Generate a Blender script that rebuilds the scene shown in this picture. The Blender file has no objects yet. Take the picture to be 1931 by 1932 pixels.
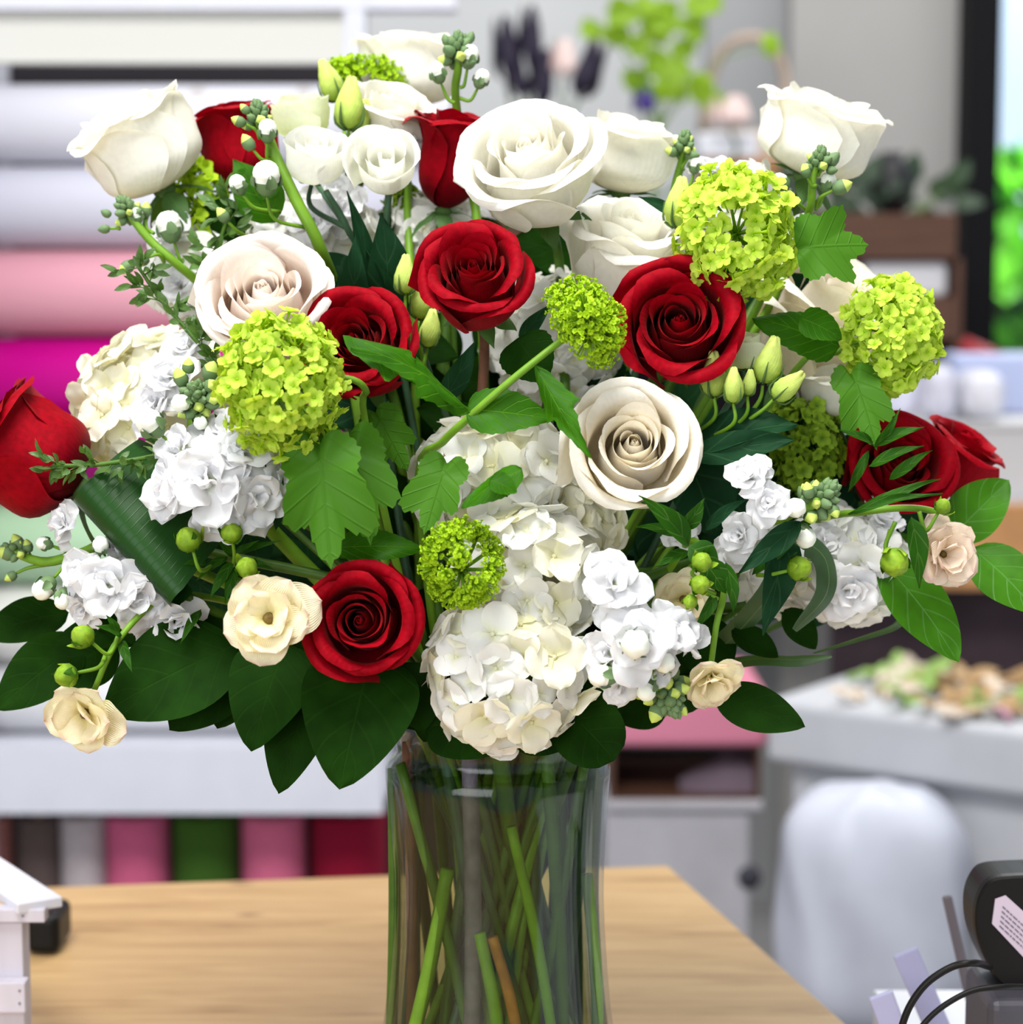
import bpy, math, random
import numpy as np
from mathutils import Vector, Matrix, Quaternion

C = bpy.context.scene.collection
SC = bpy.context.scene
PI = math.pi
def R(d): return math.radians(d)

# ---------------------------------------------------------------- camera
F = 4060.0                      # focal length in pixels of the 1931 x 1932 frame
PITCH = R(6.1)
CAM = Vector((0.008, -1.24, 0.50))
FWD = Vector((0, math.cos(PITCH), -math.sin(PITCH)))
RIGHT = Vector((1, 0, 0))
UP = Vector((0, math.sin(PITCH), math.cos(PITCH)))
D0 = 1.25                       # distance of the vase axis from the lens
cam_data = bpy.data.cameras.new('camera')
cam_data.sensor_width = 36.0
cam_data.sensor_fit = 'HORIZONTAL'
cam_data.lens = 36.0 * F / 1931.0
cam_data.clip_start = 0.05
cam_data.clip_end = 60
cam_data.dof.use_dof = True
cam_data.dof.focus_distance = 1.18
cam_data.dof.aperture_fstop = (cam_data.lens / 1000.0) / 0.0125
cam = bpy.data.objects.new('camera', cam_data)
C.objects.link(cam)
cam.location = CAM
cam.rotation_euler = (PI / 2 - PITCH, 0, 0)
SC.camera = cam

# ---------------------------------------------------------------- light and exposure
SC.view_settings.view_transform = 'Standard'
SC.view_settings.look = 'None'
SC.view_settings.gamma = 1.0
SC.view_settings.use_curve_mapping = False
SC.view_settings.exposure = 0.35
SC.cycles.max_bounces = 7
SC.cycles.diffuse_bounces = 3
SC.cycles.glossy_bounces = 3
SC.cycles.transmission_bounces = 5
SC.cycles.transparent_max_bounces = 10
SC.cycles.use_adaptive_sampling = True
SC.cycles.adaptive_threshold = 0.015

world = bpy.data.worlds.new('world')
SC.world = world
world.use_nodes = True
bg = world.node_tree.nodes['Background']
bg.inputs[0].default_value = (0.88, 0.93, 1.0, 1)
bg.inputs[1].default_value = 0.42

def area(name, loc, target, sx, sy, power, col=(1, 1, 1)):
    d = bpy.data.lights.new(name, 'AREA')
    d.shape = 'RECTANGLE'; d.size = sx; d.size_y = sy
    d.energy = power; d.color = col
    o = bpy.data.objects.new(name, d); C.objects.link(o)
    o.location = loc
    o.rotation_euler = (Vector(target) - Vector(loc)).to_track_quat('-Z', 'Y').to_euler()
    return o
area('ceiling_panel_light', (-0.25, -0.75, 2.3), (0, 0, 0.4), 1.3, 0.8, 68, (1.0, 0.985, 0.96))
area('shop_window_light', (-1.4, -2.9, 0.9), (0, 0, 0.35), 2.4, 1.8, 58, (0.95, 0.97, 1.0))
area('ceiling_panel_light_back', (0.6, 1.9, 2.75), (0.0, 2.7, 0.2), 2.6, 1.2, 42, (1.0, 0.98, 0.97))

# ---------------------------------------------------------------- helpers
def W(px, py, d=0.0):
    """the point of the place that the photograph shows at pixel (px, py), d metres behind the vase axis"""
    z = D0 + d
    return CAM + FWD * z + RIGHT * ((px - 965.5) / F * z) + UP * ((966 - py) / F * z)
def S(px, d=0.0):
    return px / F * (D0 + d)
def dirw(x, y, z):
    """direction given as right, up, towards the lens"""
    return (RIGHT * x + UP * y - FWD * z).normalized()

def new_mesh(verts, faces, mat=None, cols=None, smooth=True, uvs=None):
    me = bpy.data.meshes.new('mesh')
    me.from_pydata([tuple(v) for v in verts], [], faces)
    if mat is not None:
        for m in (mat if isinstance(mat, (list, tuple)) else [mat]): me.materials.append(m)
    if smooth:
        me.polygons.foreach_set('use_smooth', [True] * len(me.polygons))
    if cols is not None:                       # per-vertex (along, across) coordinate of a petal or leaf
        at = me.attributes.new('pc', 'FLOAT_VECTOR', 'POINT')
        at.data.foreach_set('vector', np.asarray(cols, dtype=np.float32).ravel())
    me.update()
    return me

def link(name, me, parent=None, loc=None, mat4=None, **props):
    o = bpy.data.objects.new(name, me)
    if me is not None and me.name.startswith('mesh'): me.name = name
    C.objects.link(o)
    if parent is not None:
        o.parent = parent
    if mat4 is not None:
        if parent is not None:
            o.matrix_basis = Matrix.Translation(-parent.location) @ mat4
        else:
            o.matrix_basis = mat4
    elif loc is not None:
        o.location = loc
    for k, v in props.items(): o[k] = v
    return o

def wmesh(name, verts, faces, mat, parent=None, cols=None, smooth=True, **props):
    """a mesh whose vertices are given in world coordinates"""
    if parent is not None:
        off = parent.location
    else:
        a = np.asarray([tuple(v) for v in verts]); lo, hi = a.min(0), a.max(0)
        off = Vector(((lo[0] + hi[0]) / 2, (lo[1] + hi[1]) / 2, lo[2]))
    vs = [(v[0] - off[0], v[1] - off[1], v[2] - off[2]) for v in verts]
    me = new_mesh(vs, faces, mat, cols, smooth)
    o = link(name, me, parent, None if parent is not None else off)
    for k, v in props.items(): o[k] = v
    return o

def thing(name, loc, label, cat, group=None):
    o = bpy.data.objects.new(name, None); C.objects.link(o)
    o.location = loc; o.empty_display_size = 0.02
    o['label'] = label; o['category'] = cat
    if group: o['group'] = group
    return o
def tag(o, label, cat, group=None):
    o['label'] = label; o['category'] = cat
    if group: o['group'] = group
    return o

def frame(axis, hint=None, roll=0.0):
    """rotation matrix whose z is axis"""
    z = Vector(axis).normalized()
    h = Vector(hint) if hint is not None else Vector((0, 0, 1))
    if abs(z.dot(h.normalized())) > 0.97: h = Vector((1, 0.1, 0))
    x = h.cross(z).normalized(); y = z.cross(x)
    m = Matrix((x, y, z)).transposed()
    if roll: m = m @ Matrix.Rotation(roll, 3, 'Z')
    return m
def M4(m3, loc, s=1.0):
    m = (m3 @ Matrix.Diagonal(Vector((s, s, s) if not hasattr(s, '__len__') else s))).to_4x4()
    m.translation = loc
    return m

def box_geo(x0, x1, y0, y1, z0, z1, V, Fc):
    b = len(V)
    V += [(x0, y0, z0), (x1, y0, z0), (x1, y1, z0), (x0, y1, z0), (x0, y0, z1), (x1, y0, z1), (x1, y1, z1), (x0, y1, z1)]
    Fc += [tuple(b + i for i in f) for f in ((0, 3, 2, 1), (4, 5, 6, 7), (0, 1, 5, 4), (1, 2, 6, 5), (2, 3, 7, 6), (3, 0, 4, 7))]

def bez(pts, n):
    """Catmull-Rom through points"""
    P = [Vector(p) for p in pts]
    P = [P[0] * 2 - P[1]] + P + [P[-1] * 2 - P[-2]]
    out = []
    segs = len(P) - 3
    for s in range(segs):
        a, b, c, d = P[s:s + 4]
        m = max(2, n // segs)
        for i in range(m):
            t = i / m
            out.append(0.5 * ((2 * b) + (c - a) * t + (2 * a - 5 * b + 4 * c - d) * t * t + (3 * b - a - 3 * c + d) * t ** 3))
    out.append(P[-2].copy())
    return out

def tube_geo(path, rad, V, Fc, k=8, cap=True):
    """round tube along path; rad a number or list"""
    n = len(path); b = len(V)
    if not hasattr(rad, '__len__'): rad = [rad] * n
    elif len(rad) != n:
        rad = [float(np.interp(i / (n - 1), np.linspace(0, 1, len(rad)), rad)) for i in range(n)]
    prev = None
    for i in range(n):
        t = (path[min(n - 1, i + 1)] - path[max(0, i - 1)])
        t = t.normalized() if t.length > 1e-9 else Vector((0, 0, 1))
        if prev is None:
            u = t.orthogonal().normalized()
        else:
            u = (prev - t * prev.dot(t)).normalized()
        prev = u; v = t.cross(u)
        for j in range(k):
            a = 2 * PI * j / k
            p = path[i] + (u * math.cos(a) + v * math.sin(a)) * rad[i]
            V.append((p.x, p.y, p.z))
    for i in range(n - 1):
        for j in range(k):
            Fc.append((b + i * k + j, b + i * k + (j + 1) % k, b + (i + 1) * k + (j + 1) % k, b + (i + 1) * k + j))
    if cap:
        Fc.append(tuple(b + j for j in reversed(range(k))))
        Fc.append(tuple(b + (n - 1) * k + j for j in range(k)))

def lathe_geo(prof, V, Fc, k=24, ripple=None):
    """prof: list of (r, z)"""
    b = len(V); n = len(prof)
    for i, (r, z) in enumerate(prof):
        for j in range(k):
            a = 2 * PI * j / k
            rr = r * (1 + (ripple(a, i / (n - 1)) if ripple else 0))
            V.append((rr * math.cos(a), rr * math.sin(a), z))
    for i in range(n - 1):
        for j in range(k):
            Fc.append((b + i * k + j, b + i * k + (j + 1) % k, b + (i + 1) * k + (j + 1) % k, b + (i + 1) * k + j))

def xform(V, m4):
    return [tuple(m4 @ Vector(v)) for v in V]

# ---------------------------------------------------------------- materials
MATS = {}
def nt(name):
    m = bpy.data.materials.new(name); m.use_nodes = True
    MATS[name] = m
    t = m.node_tree
    return m, t, t.nodes, t.links, t.nodes['Principled BSDF']
def plain(name, col, rough=0.6, metal=0.0, noise=0.0, scale=20.0, bump=0.0, spec=0.3, stretch=None):
    m, t, N, L, P = nt(name)
    P.inputs['Base Color'].default_value = (*col, 1)
    P.inputs['Roughness'].default_value = rough
    P.inputs['Metallic'].default_value = metal
    P.inputs['Specular IOR Level'].default_value = spec
    if noise or bump:
        tc = N.new('ShaderNodeTexCoord'); mp = N.new('ShaderNodeMapping')
        L.new(tc.outputs['Object'], mp.inputs[0])
        if stretch: mp.inputs['Scale'].default_value = stretch
        nz = N.new('ShaderNodeTexNoise'); nz.inputs['Scale'].default_value = scale; nz.inputs['Detail'].default_value = 4
        L.new(mp.outputs[0], nz.inputs['Vector'])
        if noise:
            cr = N.new('ShaderNodeMapRange'); cr.inputs[1].default_value = 0.3; cr.inputs[2].default_value = 0.7
            cr.inputs[3].default_value = 1 - noise; cr.inputs[4].default_value = 1 + noise
            mx = N.new('ShaderNodeVectorMath'); mx.operation = 'SCALE'
            mx.inputs[0].default_value = col
            L.new(nz.outputs[0], cr.inputs[0]); L.new(cr.outputs[0], mx.inputs['Scale'])
            L.new(mx.outputs[0], P.inputs['Base Color'])
        if bump:
            bp = N.new('ShaderNodeBump'); bp.inputs['Strength'].default_value = bump; bp.inputs['Distance'].default_value = 0.002
            L.new(nz.outputs[0], bp.inputs['Height']); L.new(bp.outputs[0], P.inputs['Normal'])
    return m

def petal_mat(name, base, tip, trans=0.3, rough=0.55, edge=None, noise=0.06, veins=0.0, sheen=0.0, spec=0.2, transcol=None, mid=0.45, nscale=300.0):
    """petal: colour runs from the claw (base) to the blade (tip); light passes through it"""
    m, t, N, L, P = nt(name)
    at = N.new('ShaderNodeAttribute'); at.attribute_name = 'pc'
    sp = N.new('ShaderNodeSeparateXYZ'); L.new(at.outputs['Vector'], sp.inputs[0])
    cr = N.new('ShaderNodeValToRGB')
    cr.color_ramp.elements[0].color = (*base, 1); cr.color_ramp.elements[0].position = 0.0
    cr.color_ramp.elements[1].color = (*tip, 1); cr.color_ramp.elements[1].position = mid
    if edge is not None:
        e = cr.color_ramp.elements.new(0.86); e.color = (*tip, 1)
        e = cr.color_ramp.elements.new(0.995); e.color = (*edge, 1)
    L.new(sp.outputs[0], cr.inputs[0])
    tc = N.new('ShaderNodeTexCoord')
    nz = N.new('ShaderNodeTexNoise'); nz.inputs['Scale'].default_value = nscale; nz.inputs['Detail'].default_value = 3
    L.new(tc.outputs['Object'], nz.inputs['Vector'])
    mr = N.new('ShaderNodeMapRange'); mr.inputs[1].default_value = 0.3; mr.inputs[2].default_value = 0.7
    mr.inputs[3].default_value = 1 - noise; mr.inputs[4].default_value = 1 + noise * 0.5
    L.new(nz.outputs[0], mr.inputs[0])
    vm = N.new('ShaderNodeVectorMath'); vm.operation = 'SCALE'
    L.new(cr.outputs[0], vm.inputs[0]); L.new(mr.outputs[0], vm.inputs['Scale'])
    L.new(vm.outputs[0], P.inputs['Base Color'])
    P.inputs['Roughness'].default_value = rough
    P.inputs['Specular IOR Level'].default_value = spec
    if sheen:
        P.inputs['Sheen Weight'].default_value = sheen; P.inputs['Sheen Roughness'].default_value = 0.4
        P.inputs['Sheen Tint'].default_value = (1, 0.35, 0.3, 1)
    # fine bump along the petal's veins
    wv = N.new('ShaderNodeMath'); wv.operation = 'MULTIPLY'; wv.inputs[1].default_value = 70.0
    sn = N.new('ShaderNodeMath'); sn.operation = 'SINE'
    L.new(sp.outputs[1], wv.inputs[0]); L.new(wv.outputs[0], sn.inputs[0])
    ad = N.new('ShaderNodeMath'); ad.operation = 'MULTIPLY_ADD'; ad.inputs[1].default_value = 4.0
    L.new(nz.outputs[0], ad.inputs[0]); L.new(sn.outputs[0], ad.inputs[2])
    bp = N.new('ShaderNodeBump'); bp.inputs['Strength'].default_value = 0.12 + veins; bp.inputs['Distance'].default_value = 0.0003
    L.new(ad.outputs[0], bp.inputs['Height']); L.new(bp.outputs[0], P.inputs['Normal'])
    tr = N.new('ShaderNodeBsdfTranslucent'); 
    if transcol is not None: tr.inputs[0].default_value = (*transcol, 1)
    else: L.new(vm.outputs[0], tr.inputs[0])
    mx = N.new('ShaderNodeMixShader'); mx.inputs[0].default_value = trans
    L.new(P.outputs[0], mx.inputs[1]); L.new(tr.outputs[0], mx.inputs[2])
    L.new(mx.outputs[0], t.nodes['Material Output'].inputs[0])
    return m

def leaf_mat(name, col, back, rough=0.4, trans=0.25, vein=(0.25, 0.4, 0.1), veinw=0.35, nveins=7.0, transcol=(0.2, 0.45, 0.02), spec=0.4, slant=0.9, parallel=False):
    m, t, N, L, P = nt(name)
    at = N.new('ShaderNodeAttribute'); at.attribute_name = 'pc'
    sp = N.new('ShaderNodeSeparateXYZ'); L.new(at.outputs['Vector'], sp.inputs[0])   # x along 0..1, y across -1..1
    def mth(op, a, b=None, c=None):
        n = N.new('ShaderNodeMath'); n.operation = op
        for i, v in enumerate((a, b, c)):
            if v is None: continue
            if isinstance(v, (int, float)): n.inputs[i].default_value = v
            else: L.new(v, n.inputs[i])
        return n.outputs[0]
    ab = mth('ABSOLUTE', sp.outputs[1])
    if parallel:
        ph = mth('MULTIPLY', sp.outputs[1], nveins * 2)
    else:
        ph = mth('MULTIPLY', mth('SUBTRACT', sp.outputs[0], mth('MULTIPLY', ab, slant * 0.35)), nveins)
    fr = mth('FRACT', ph)
    tri = mth('ABSOLUTE', mth('SUBTRACT', fr, 0.5))            # 0 at the vein
    side = mth('SUBTRACT', 1.0, mth('SMOOTH_MIN', 1.0, mth('MULTIPLY', tri, 12.0), 0.1))
    mid = mth('SUBTRACT', 1.0, mth('MINIMUM', 1.0, mth('MULTIPLY', ab, 26.0)))
    v = mth('MULTIPLY', mth('MAXIMUM', mth('MAXIMUM', side, 0.0), mth('MULTIPLY', mid, 1.6)), veinw)
    tc = N.new('ShaderNodeTexCoord')
    nz = N.new('ShaderNodeTexNoise'); nz.inputs['Scale'].default_value = 60; nz.inputs['Detail'].default_value = 4
    L.new(tc.outputs['Object'], nz.inputs['Vector'])
    rp = N.new('ShaderNodeValToRGB')
    rp.color_ramp.elements[0].position = 0.3; rp.color_ramp.elements[1].position = 0.7
    rp.color_ramp.elements[0].color = (*[c * 0.7 for c in col], 1); rp.color_ramp.elements[1].color = (*[min(1, c * 1.25) for c in col], 1)
    L.new(nz.outputs[0], rp.inputs[0])
    mc = N.new('ShaderNodeMix'); mc.data_type = 'RGBA'
    L.new(v, mc.inputs[0]); L.new(rp.outputs[0], mc.inputs[6]); mc.inputs[7].default_value = (*vein, 1)
    gm = N.new('ShaderNodeNewGeometry')
    mb = N.new('ShaderNodeMix'); mb.data_type = 'RGBA'
    L.new(gm.outputs['Backfacing'], mb.inputs[0]); L.new(mc.outputs[2], mb.inputs[6]); mb.inputs[7].default_value = (*back, 1)
    L.new(mb.outputs[2], P.inputs['Base Color'])
    P.inputs['Roughness'].default_value = rough
    P.inputs['Specular IOR Level'].default_value = spec
    bp = N.new('ShaderNodeBump'); bp.inputs['Strength'].default_value = 0.5; bp.inputs['Distance'].default_value = 0.0012
    bp.invert = True
    L.new(v, bp.inputs['Height']); L.new(bp.outputs[0], P.inputs['Normal'])
    tr = N.new('ShaderNodeBsdfTranslucent'); tr.inputs[0].default_value = (*transcol, 1)
    mx = N.new('ShaderNodeMixShader'); mx.inputs[0].default_value = trans
    L.new(P.outputs[0], mx.inputs[1]); L.new(tr.outputs[0], mx.inputs[2])
    L.new(mx.outputs[0], t.nodes['Material Output'].inputs[0])
    return m

WHITE = petal_mat('white_rose_petal', (0.92, 0.88, 0.64), (0.94, 0.93, 0.87), trans=0.36, transcol=(0.97, 0.93, 0.76))
BLUSH = petal_mat('blush_rose_petal', (0.95, 0.66, 0.50), (0.95, 0.90, 0.85), trans=0.36, transcol=(0.98, 0.83, 0.70), mid=0.75)
CREAM = petal_mat('cream_rose_petal', (0.94, 0.84, 0.60), (0.95, 0.92, 0.84), trans=0.36, transcol=(0.95, 0.82, 0.55), mid=0.6)
RED = petal_mat('red_rose_petal', (0.06, 0.0, 0.004), (0.27, 0.0, 0.006), trans=0.10, transcol=(0.6, 0.0, 0.01), rough=0.65, noise=0.25, sheen=0.05, spec=0.06)
LISI = petal_mat('lisianthus_petal', (0.84, 0.88, 0.55), (0.95, 0.94, 0.92), trans=0.36, transcol=(0.95, 0.95, 0.80))
LISIG = petal_mat('greenish_lisianthus_petal', (0.68, 0.78, 0.28), (0.93, 0.93, 0.76), trans=0.34, transcol=(0.90, 0.94, 0.55), mid=0.8)
HYDR = petal_mat('hydrangea_petal', (0.90, 0.90, 0.62), (0.93, 0.93, 0.91), trans=0.34, transcol=(0.95, 0.94, 0.80), veins=0.15, mid=0.35)
HYDC = petal_mat('creamy_hydrangea_petal', (0.88, 0.85, 0.50), (0.93, 0.91, 0.78), trans=0.34, transcol=(0.95, 0.92, 0.66), veins=0.15, mid=0.6)
STOCK = petal_mat('stock_petal', (0.72, 0.80, 0.45), (0.93, 0.93, 0.95), trans=0.36, transcol=(0.95, 0.95, 0.95), veins=0.25, mid=0.28)
RANC = petal_mat('cream_ranunculus_petal', (0.88, 0.76, 0.24), (0.94, 0.87, 0.62), trans=0.34, transcol=(0.97, 0.87, 0.52), edge=(0.86, 0.62, 0.52), veins=0.3, mid=0.5)
RANP = petal_mat('peach_ranunculus_petal', (0.93, 0.74, 0.42), (0.94, 0.80, 0.66), trans=0.34, transcol=(0.97, 0.80, 0.58), edge=(0.86, 0.60, 0.56), veins=0.3, mid=0.5)
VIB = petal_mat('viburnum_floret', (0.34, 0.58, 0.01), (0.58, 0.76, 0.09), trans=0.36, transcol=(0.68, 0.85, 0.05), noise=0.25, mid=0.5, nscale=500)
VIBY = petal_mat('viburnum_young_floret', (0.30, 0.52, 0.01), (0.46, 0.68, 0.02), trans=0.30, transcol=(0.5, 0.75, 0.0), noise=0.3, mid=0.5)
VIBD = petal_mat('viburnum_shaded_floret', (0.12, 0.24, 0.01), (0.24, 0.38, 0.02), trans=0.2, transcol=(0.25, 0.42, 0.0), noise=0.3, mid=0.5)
STEM = plain('green_stem', (0.048, 0.115, 0.008), 0.45, spec=0.25, noise=0.25, scale=60)
STEML = plain('light_green_stem', (0.13, 0.27, 0.015), 0.45, spec=0.25, noise=0.2, scale=60)
STEMD = plain('dark_green_stem', (0.035, 0.085, 0.04), 0.5, noise=0.25, scale=60)
STEMB = plain('brown_woody_stem', (0.13, 0.055, 0.03), 0.7, noise=0.35, scale=80, bump=0.4)
STEMO = plain('broken_orange_stem', (0.30, 0.13, 0.03), 0.7, noise=0.35, scale=80, bump=0.4)
STEMP = plain('pale_grey_stem', (0.13, 0.11, 0.14), 0.55, noise=0.35, scale=90, bump=0.4)
SEPAL = leaf_mat('sepal', (0.045, 0.10, 0.03), (0.10, 0.17, 0.06), rough=0.5, spec=0.1, veinw=0.1, trans=0.15)
BUDG = petal_mat('lisianthus_bud', (0.34, 0.50, 0.07), (0.66, 0.76, 0.20), trans=0.25, transcol=(0.7, 0.8, 0.15), noise=0.15, mid=0.95)
BUDS = plain('stock_bud_calyx', (0.12, 0.20, 0.08), 0.6, noise=0.35, scale=400)
BUDW = plain('stock_bud_white', (0.82, 0.85, 0.74), 0.55)
BUDY = plain('stock_bud_tip', (0.48, 0.60, 0.12), 0.55)
BUDR = petal_mat('ranunculus_bud', (0.08, 0.20, 0.005), (0.30, 0.46, 0.03), trans=0.2, transcol=(0.4, 0.6, 0.02), noise=0.25, mid=0.9)
LEAFV = leaf_mat('viburnum_leaf', (0.022, 0.100, 0.001), (0.05, 0.15, 0.01), rough=0.5, spec=0.10, trans=0.20, vein=(0.09, 0.24, 0.010), veinw=0.55, nveins=6, transcol=(0.10, 0.36, 0.0))
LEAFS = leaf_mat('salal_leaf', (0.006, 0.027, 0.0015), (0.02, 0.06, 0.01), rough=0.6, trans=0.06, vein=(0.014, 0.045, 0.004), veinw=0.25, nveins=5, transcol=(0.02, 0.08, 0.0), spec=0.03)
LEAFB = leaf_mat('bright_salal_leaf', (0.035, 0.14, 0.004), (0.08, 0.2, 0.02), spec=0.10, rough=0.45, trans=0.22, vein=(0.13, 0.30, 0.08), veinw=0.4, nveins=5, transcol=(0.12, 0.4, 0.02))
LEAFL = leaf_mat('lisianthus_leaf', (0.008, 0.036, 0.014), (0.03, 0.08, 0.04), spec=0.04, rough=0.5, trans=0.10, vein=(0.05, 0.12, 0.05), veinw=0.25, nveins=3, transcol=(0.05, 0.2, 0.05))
LEAFA = leaf_mat('aspidistra_leaf', (0.008, 0.042, 0.003), (0.012, 0.05, 0.008), rough=0.34, trans=0.05, vein=(0.03, 0.10, 0.02), veinw=0.14, nveins=11, transcol=(0.04, 0.2, 0.01), spec=0.14, parallel=True)
LEAFR = leaf_mat('ranunculus_leaf', (0.015, 0.070, 0.003), (0.04, 0.12, 0.01), spec=0.08, rough=0.5, trans=0.18, veinw=0.2, nveins=3, transcol=(0.08, 0.3, 0.01))
LEAFT = leaf_mat('myrtle_leaf', (0.06, 0.13, 0.02), (0.08, 0.15, 0.04), rough=0.4, trans=0.18, veinw=0.2, nveins=3, transcol=(0.1, 0.3, 0.02))
GRASS = leaf_mat('lily_grass', (0.025, 0.060, 0.025), (0.04, 0.08, 0.03), rough=0.35, trans=0.12, veinw=0.35, nveins=6, parallel=True)
# ---------------------------------------------------------------- petals
def petal_grid(Rp, Hp, span, th0, phi0=12, phi1=88, roll=20, side=0.0, wav=0.03, spiral=0.1, rng=None, nu=13, nv=13, point=0.05, zoff=0.0, narrow=0.42, drop=0.0, rise=0.45, rollstart=0.62):
    """one petal as a piece of a cup around z; returns verts, faces, (along, across)"""
    # profile by integrating its heading
    ph = []
    for i in range(nv * 2 + 1):
        v = i / (nv * 2)
        a = phi0 + (phi1 - phi0) * (math.sin(min(1, v / rise) * PI / 2))
        if v > rollstart: a -= roll * ((v - rollstart) / (1 - rollstart)) ** 1.6
        ph.append(R(a))
    r = [0.0]; z = [0.0]
    for i in range(nv * 2):
        a = (ph[i] + ph[i + 1]) / 2
        r.append(r[-1] + math.cos(a) / (nv * 2)); z.append(z[-1] + math.sin(a) / (nv * 2))
    k = int(rollstart * nv * 2)
    rs = Rp / max(1e-4, max(r[:k + 1])); zs = Hp / max(z)
    rs = min(rs, zs * 6)
    r = [q * rs if i <= k else r[k] * rs + (q - r[k]) * zs * 0.8 for i, q in enumerate(r)]; rs = 1.0
    vv = np.linspace(0, 1, nv * 2 + 1)
    p1, p2 = rng.uniform(0, 6.28), rng.uniform(0, 6.28)
    k1, k2 = rng.uniform(2.5, 4.5), rng.uniform(5, 9)
    V = []; Cc = []
    for j in range(nv):
        v = j / (nv - 1)
        for i in range(nu):
            u = -1 + 2 * i / (nu - 1)
            ve = v * (1 - (0.30 if span < R(170) else 0.09) * abs(u) ** 2.6 + point * max(0, 1 - abs(u) * 3) - 0.02 * math.sin(k2 * u + p2))
            ve = min(1.03, ve)
            rr = float(np.interp(ve, vv, r)) * rs
            zz = float(np.interp(ve, vv, z)) * zs
            if ve > 1: rr += math.cos(ph[-1]) * (ve - 1) * rs; zz += math.sin(ph[-1]) * (ve - 1) * zs
            w = narrow + (1 - narrow) * math.sin(min(1, ve / 0.55) * PI / 2)
            th = th0 + u * span / 2 * w
            rr += side * abs(u) ** 3 * v ** 2.2 * Rp
            rr *= 1 + spiral * u * 0.9
            rr += wav * math.sin(k1 * u + p1) * v ** 3 * Rp
            zz += wav * 0.8 * math.sin(k2 * u + p2) * v ** 3 * Hp - drop * abs(u) ** 3 * v * v * Hp
            V.append((rr * math.cos(th), rr * math.sin(th), zz + zoff)); Cc.append((v, u, 0))
    Fc = [(j * nu + i, j * nu + i + 1, (j + 1) * nu + i + 1, (j + 1) * nu + i) for j in range(nv - 1) for i in range(nu - 1)]
    return V, Fc, Cc

def blob(prof, k=14, ripple=None):
    V = []; Fc = []
    lathe_geo(prof, V, Fc, k, ripple)
    return V, Fc

def maple_geo(L, Wd, rng, fold=0.15, wav=0.02, teeth=17, lob=(0.66, 0.64, 0.46), bend=0.4, curl=0.0):
    """three-lobed toothed leaf; rings about a centre a third of the way up"""
    K = 88; Rn = 7; V = []; Cc = []
    ang = [-PI + 2 * PI * i / K for i in range(K)]
    asy = rng.uniform(-0.12, 0.12) if rng else 0
    out = []
    for a in ang:
        r = 0.30
        for c, l, sg in ((0, lob[0], 0.50), (R(50), lob[1] * (1 + asy), 0.46), (-R(50), lob[1] * (1 - asy), 0.46), (R(105), lob[2], 0.75), (-R(105), lob[2], 0.75)):
            dd = abs(a - c)
            r = max(r, l * (1 / (1 + (dd / sg) ** 2.0)) ** 0.62)
        if abs(a) > R(150): r = 0.30 + (r - 0.30) * 0.5 - 0.10 * (abs(a) - R(150)) / R(30)
        tt = (a / (2 * PI) * teeth * 2) % 1.0
        r *= 1 + 0.22 * (abs(tt - 0.5) - 0.25) * (1 if abs(a) < R(135) else 0.1)
        out.append(r)
    p = rng.uniform(0, 6) if rng else 0
    mx = max(abs(r * math.sin(a)) for r, a in zip(out, ang))
    for j in range(Rn + 1):
        f = j / Rn
        for a, r in zip(ang, out):
            x = math.sin(a) * r * f * (Wd / 2) / mx; y = (0.34 + math.cos(a) * r * f) * L
            z = fold * abs(x) + wav * L * math.sin(9 * a / 2 + p) * f * f + 0.05 * L * math.cos(5 * a) * f * f
            V.append((x, y, z)); Cc.append((max(0, y / L), x / (Wd / 2) * 0.9, 0))
    Fc = [(j * K + i, j * K + (i + 1) % K, (j + 1) * K + (i + 1) % K, (j + 1) * K + i) for j in range(Rn) for i in range(K)]
    Fc = [tuple(reversed(f)) for f in Fc]
    tip = Rn * K + K // 2
    return V, Fc, Cc, tip

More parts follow.
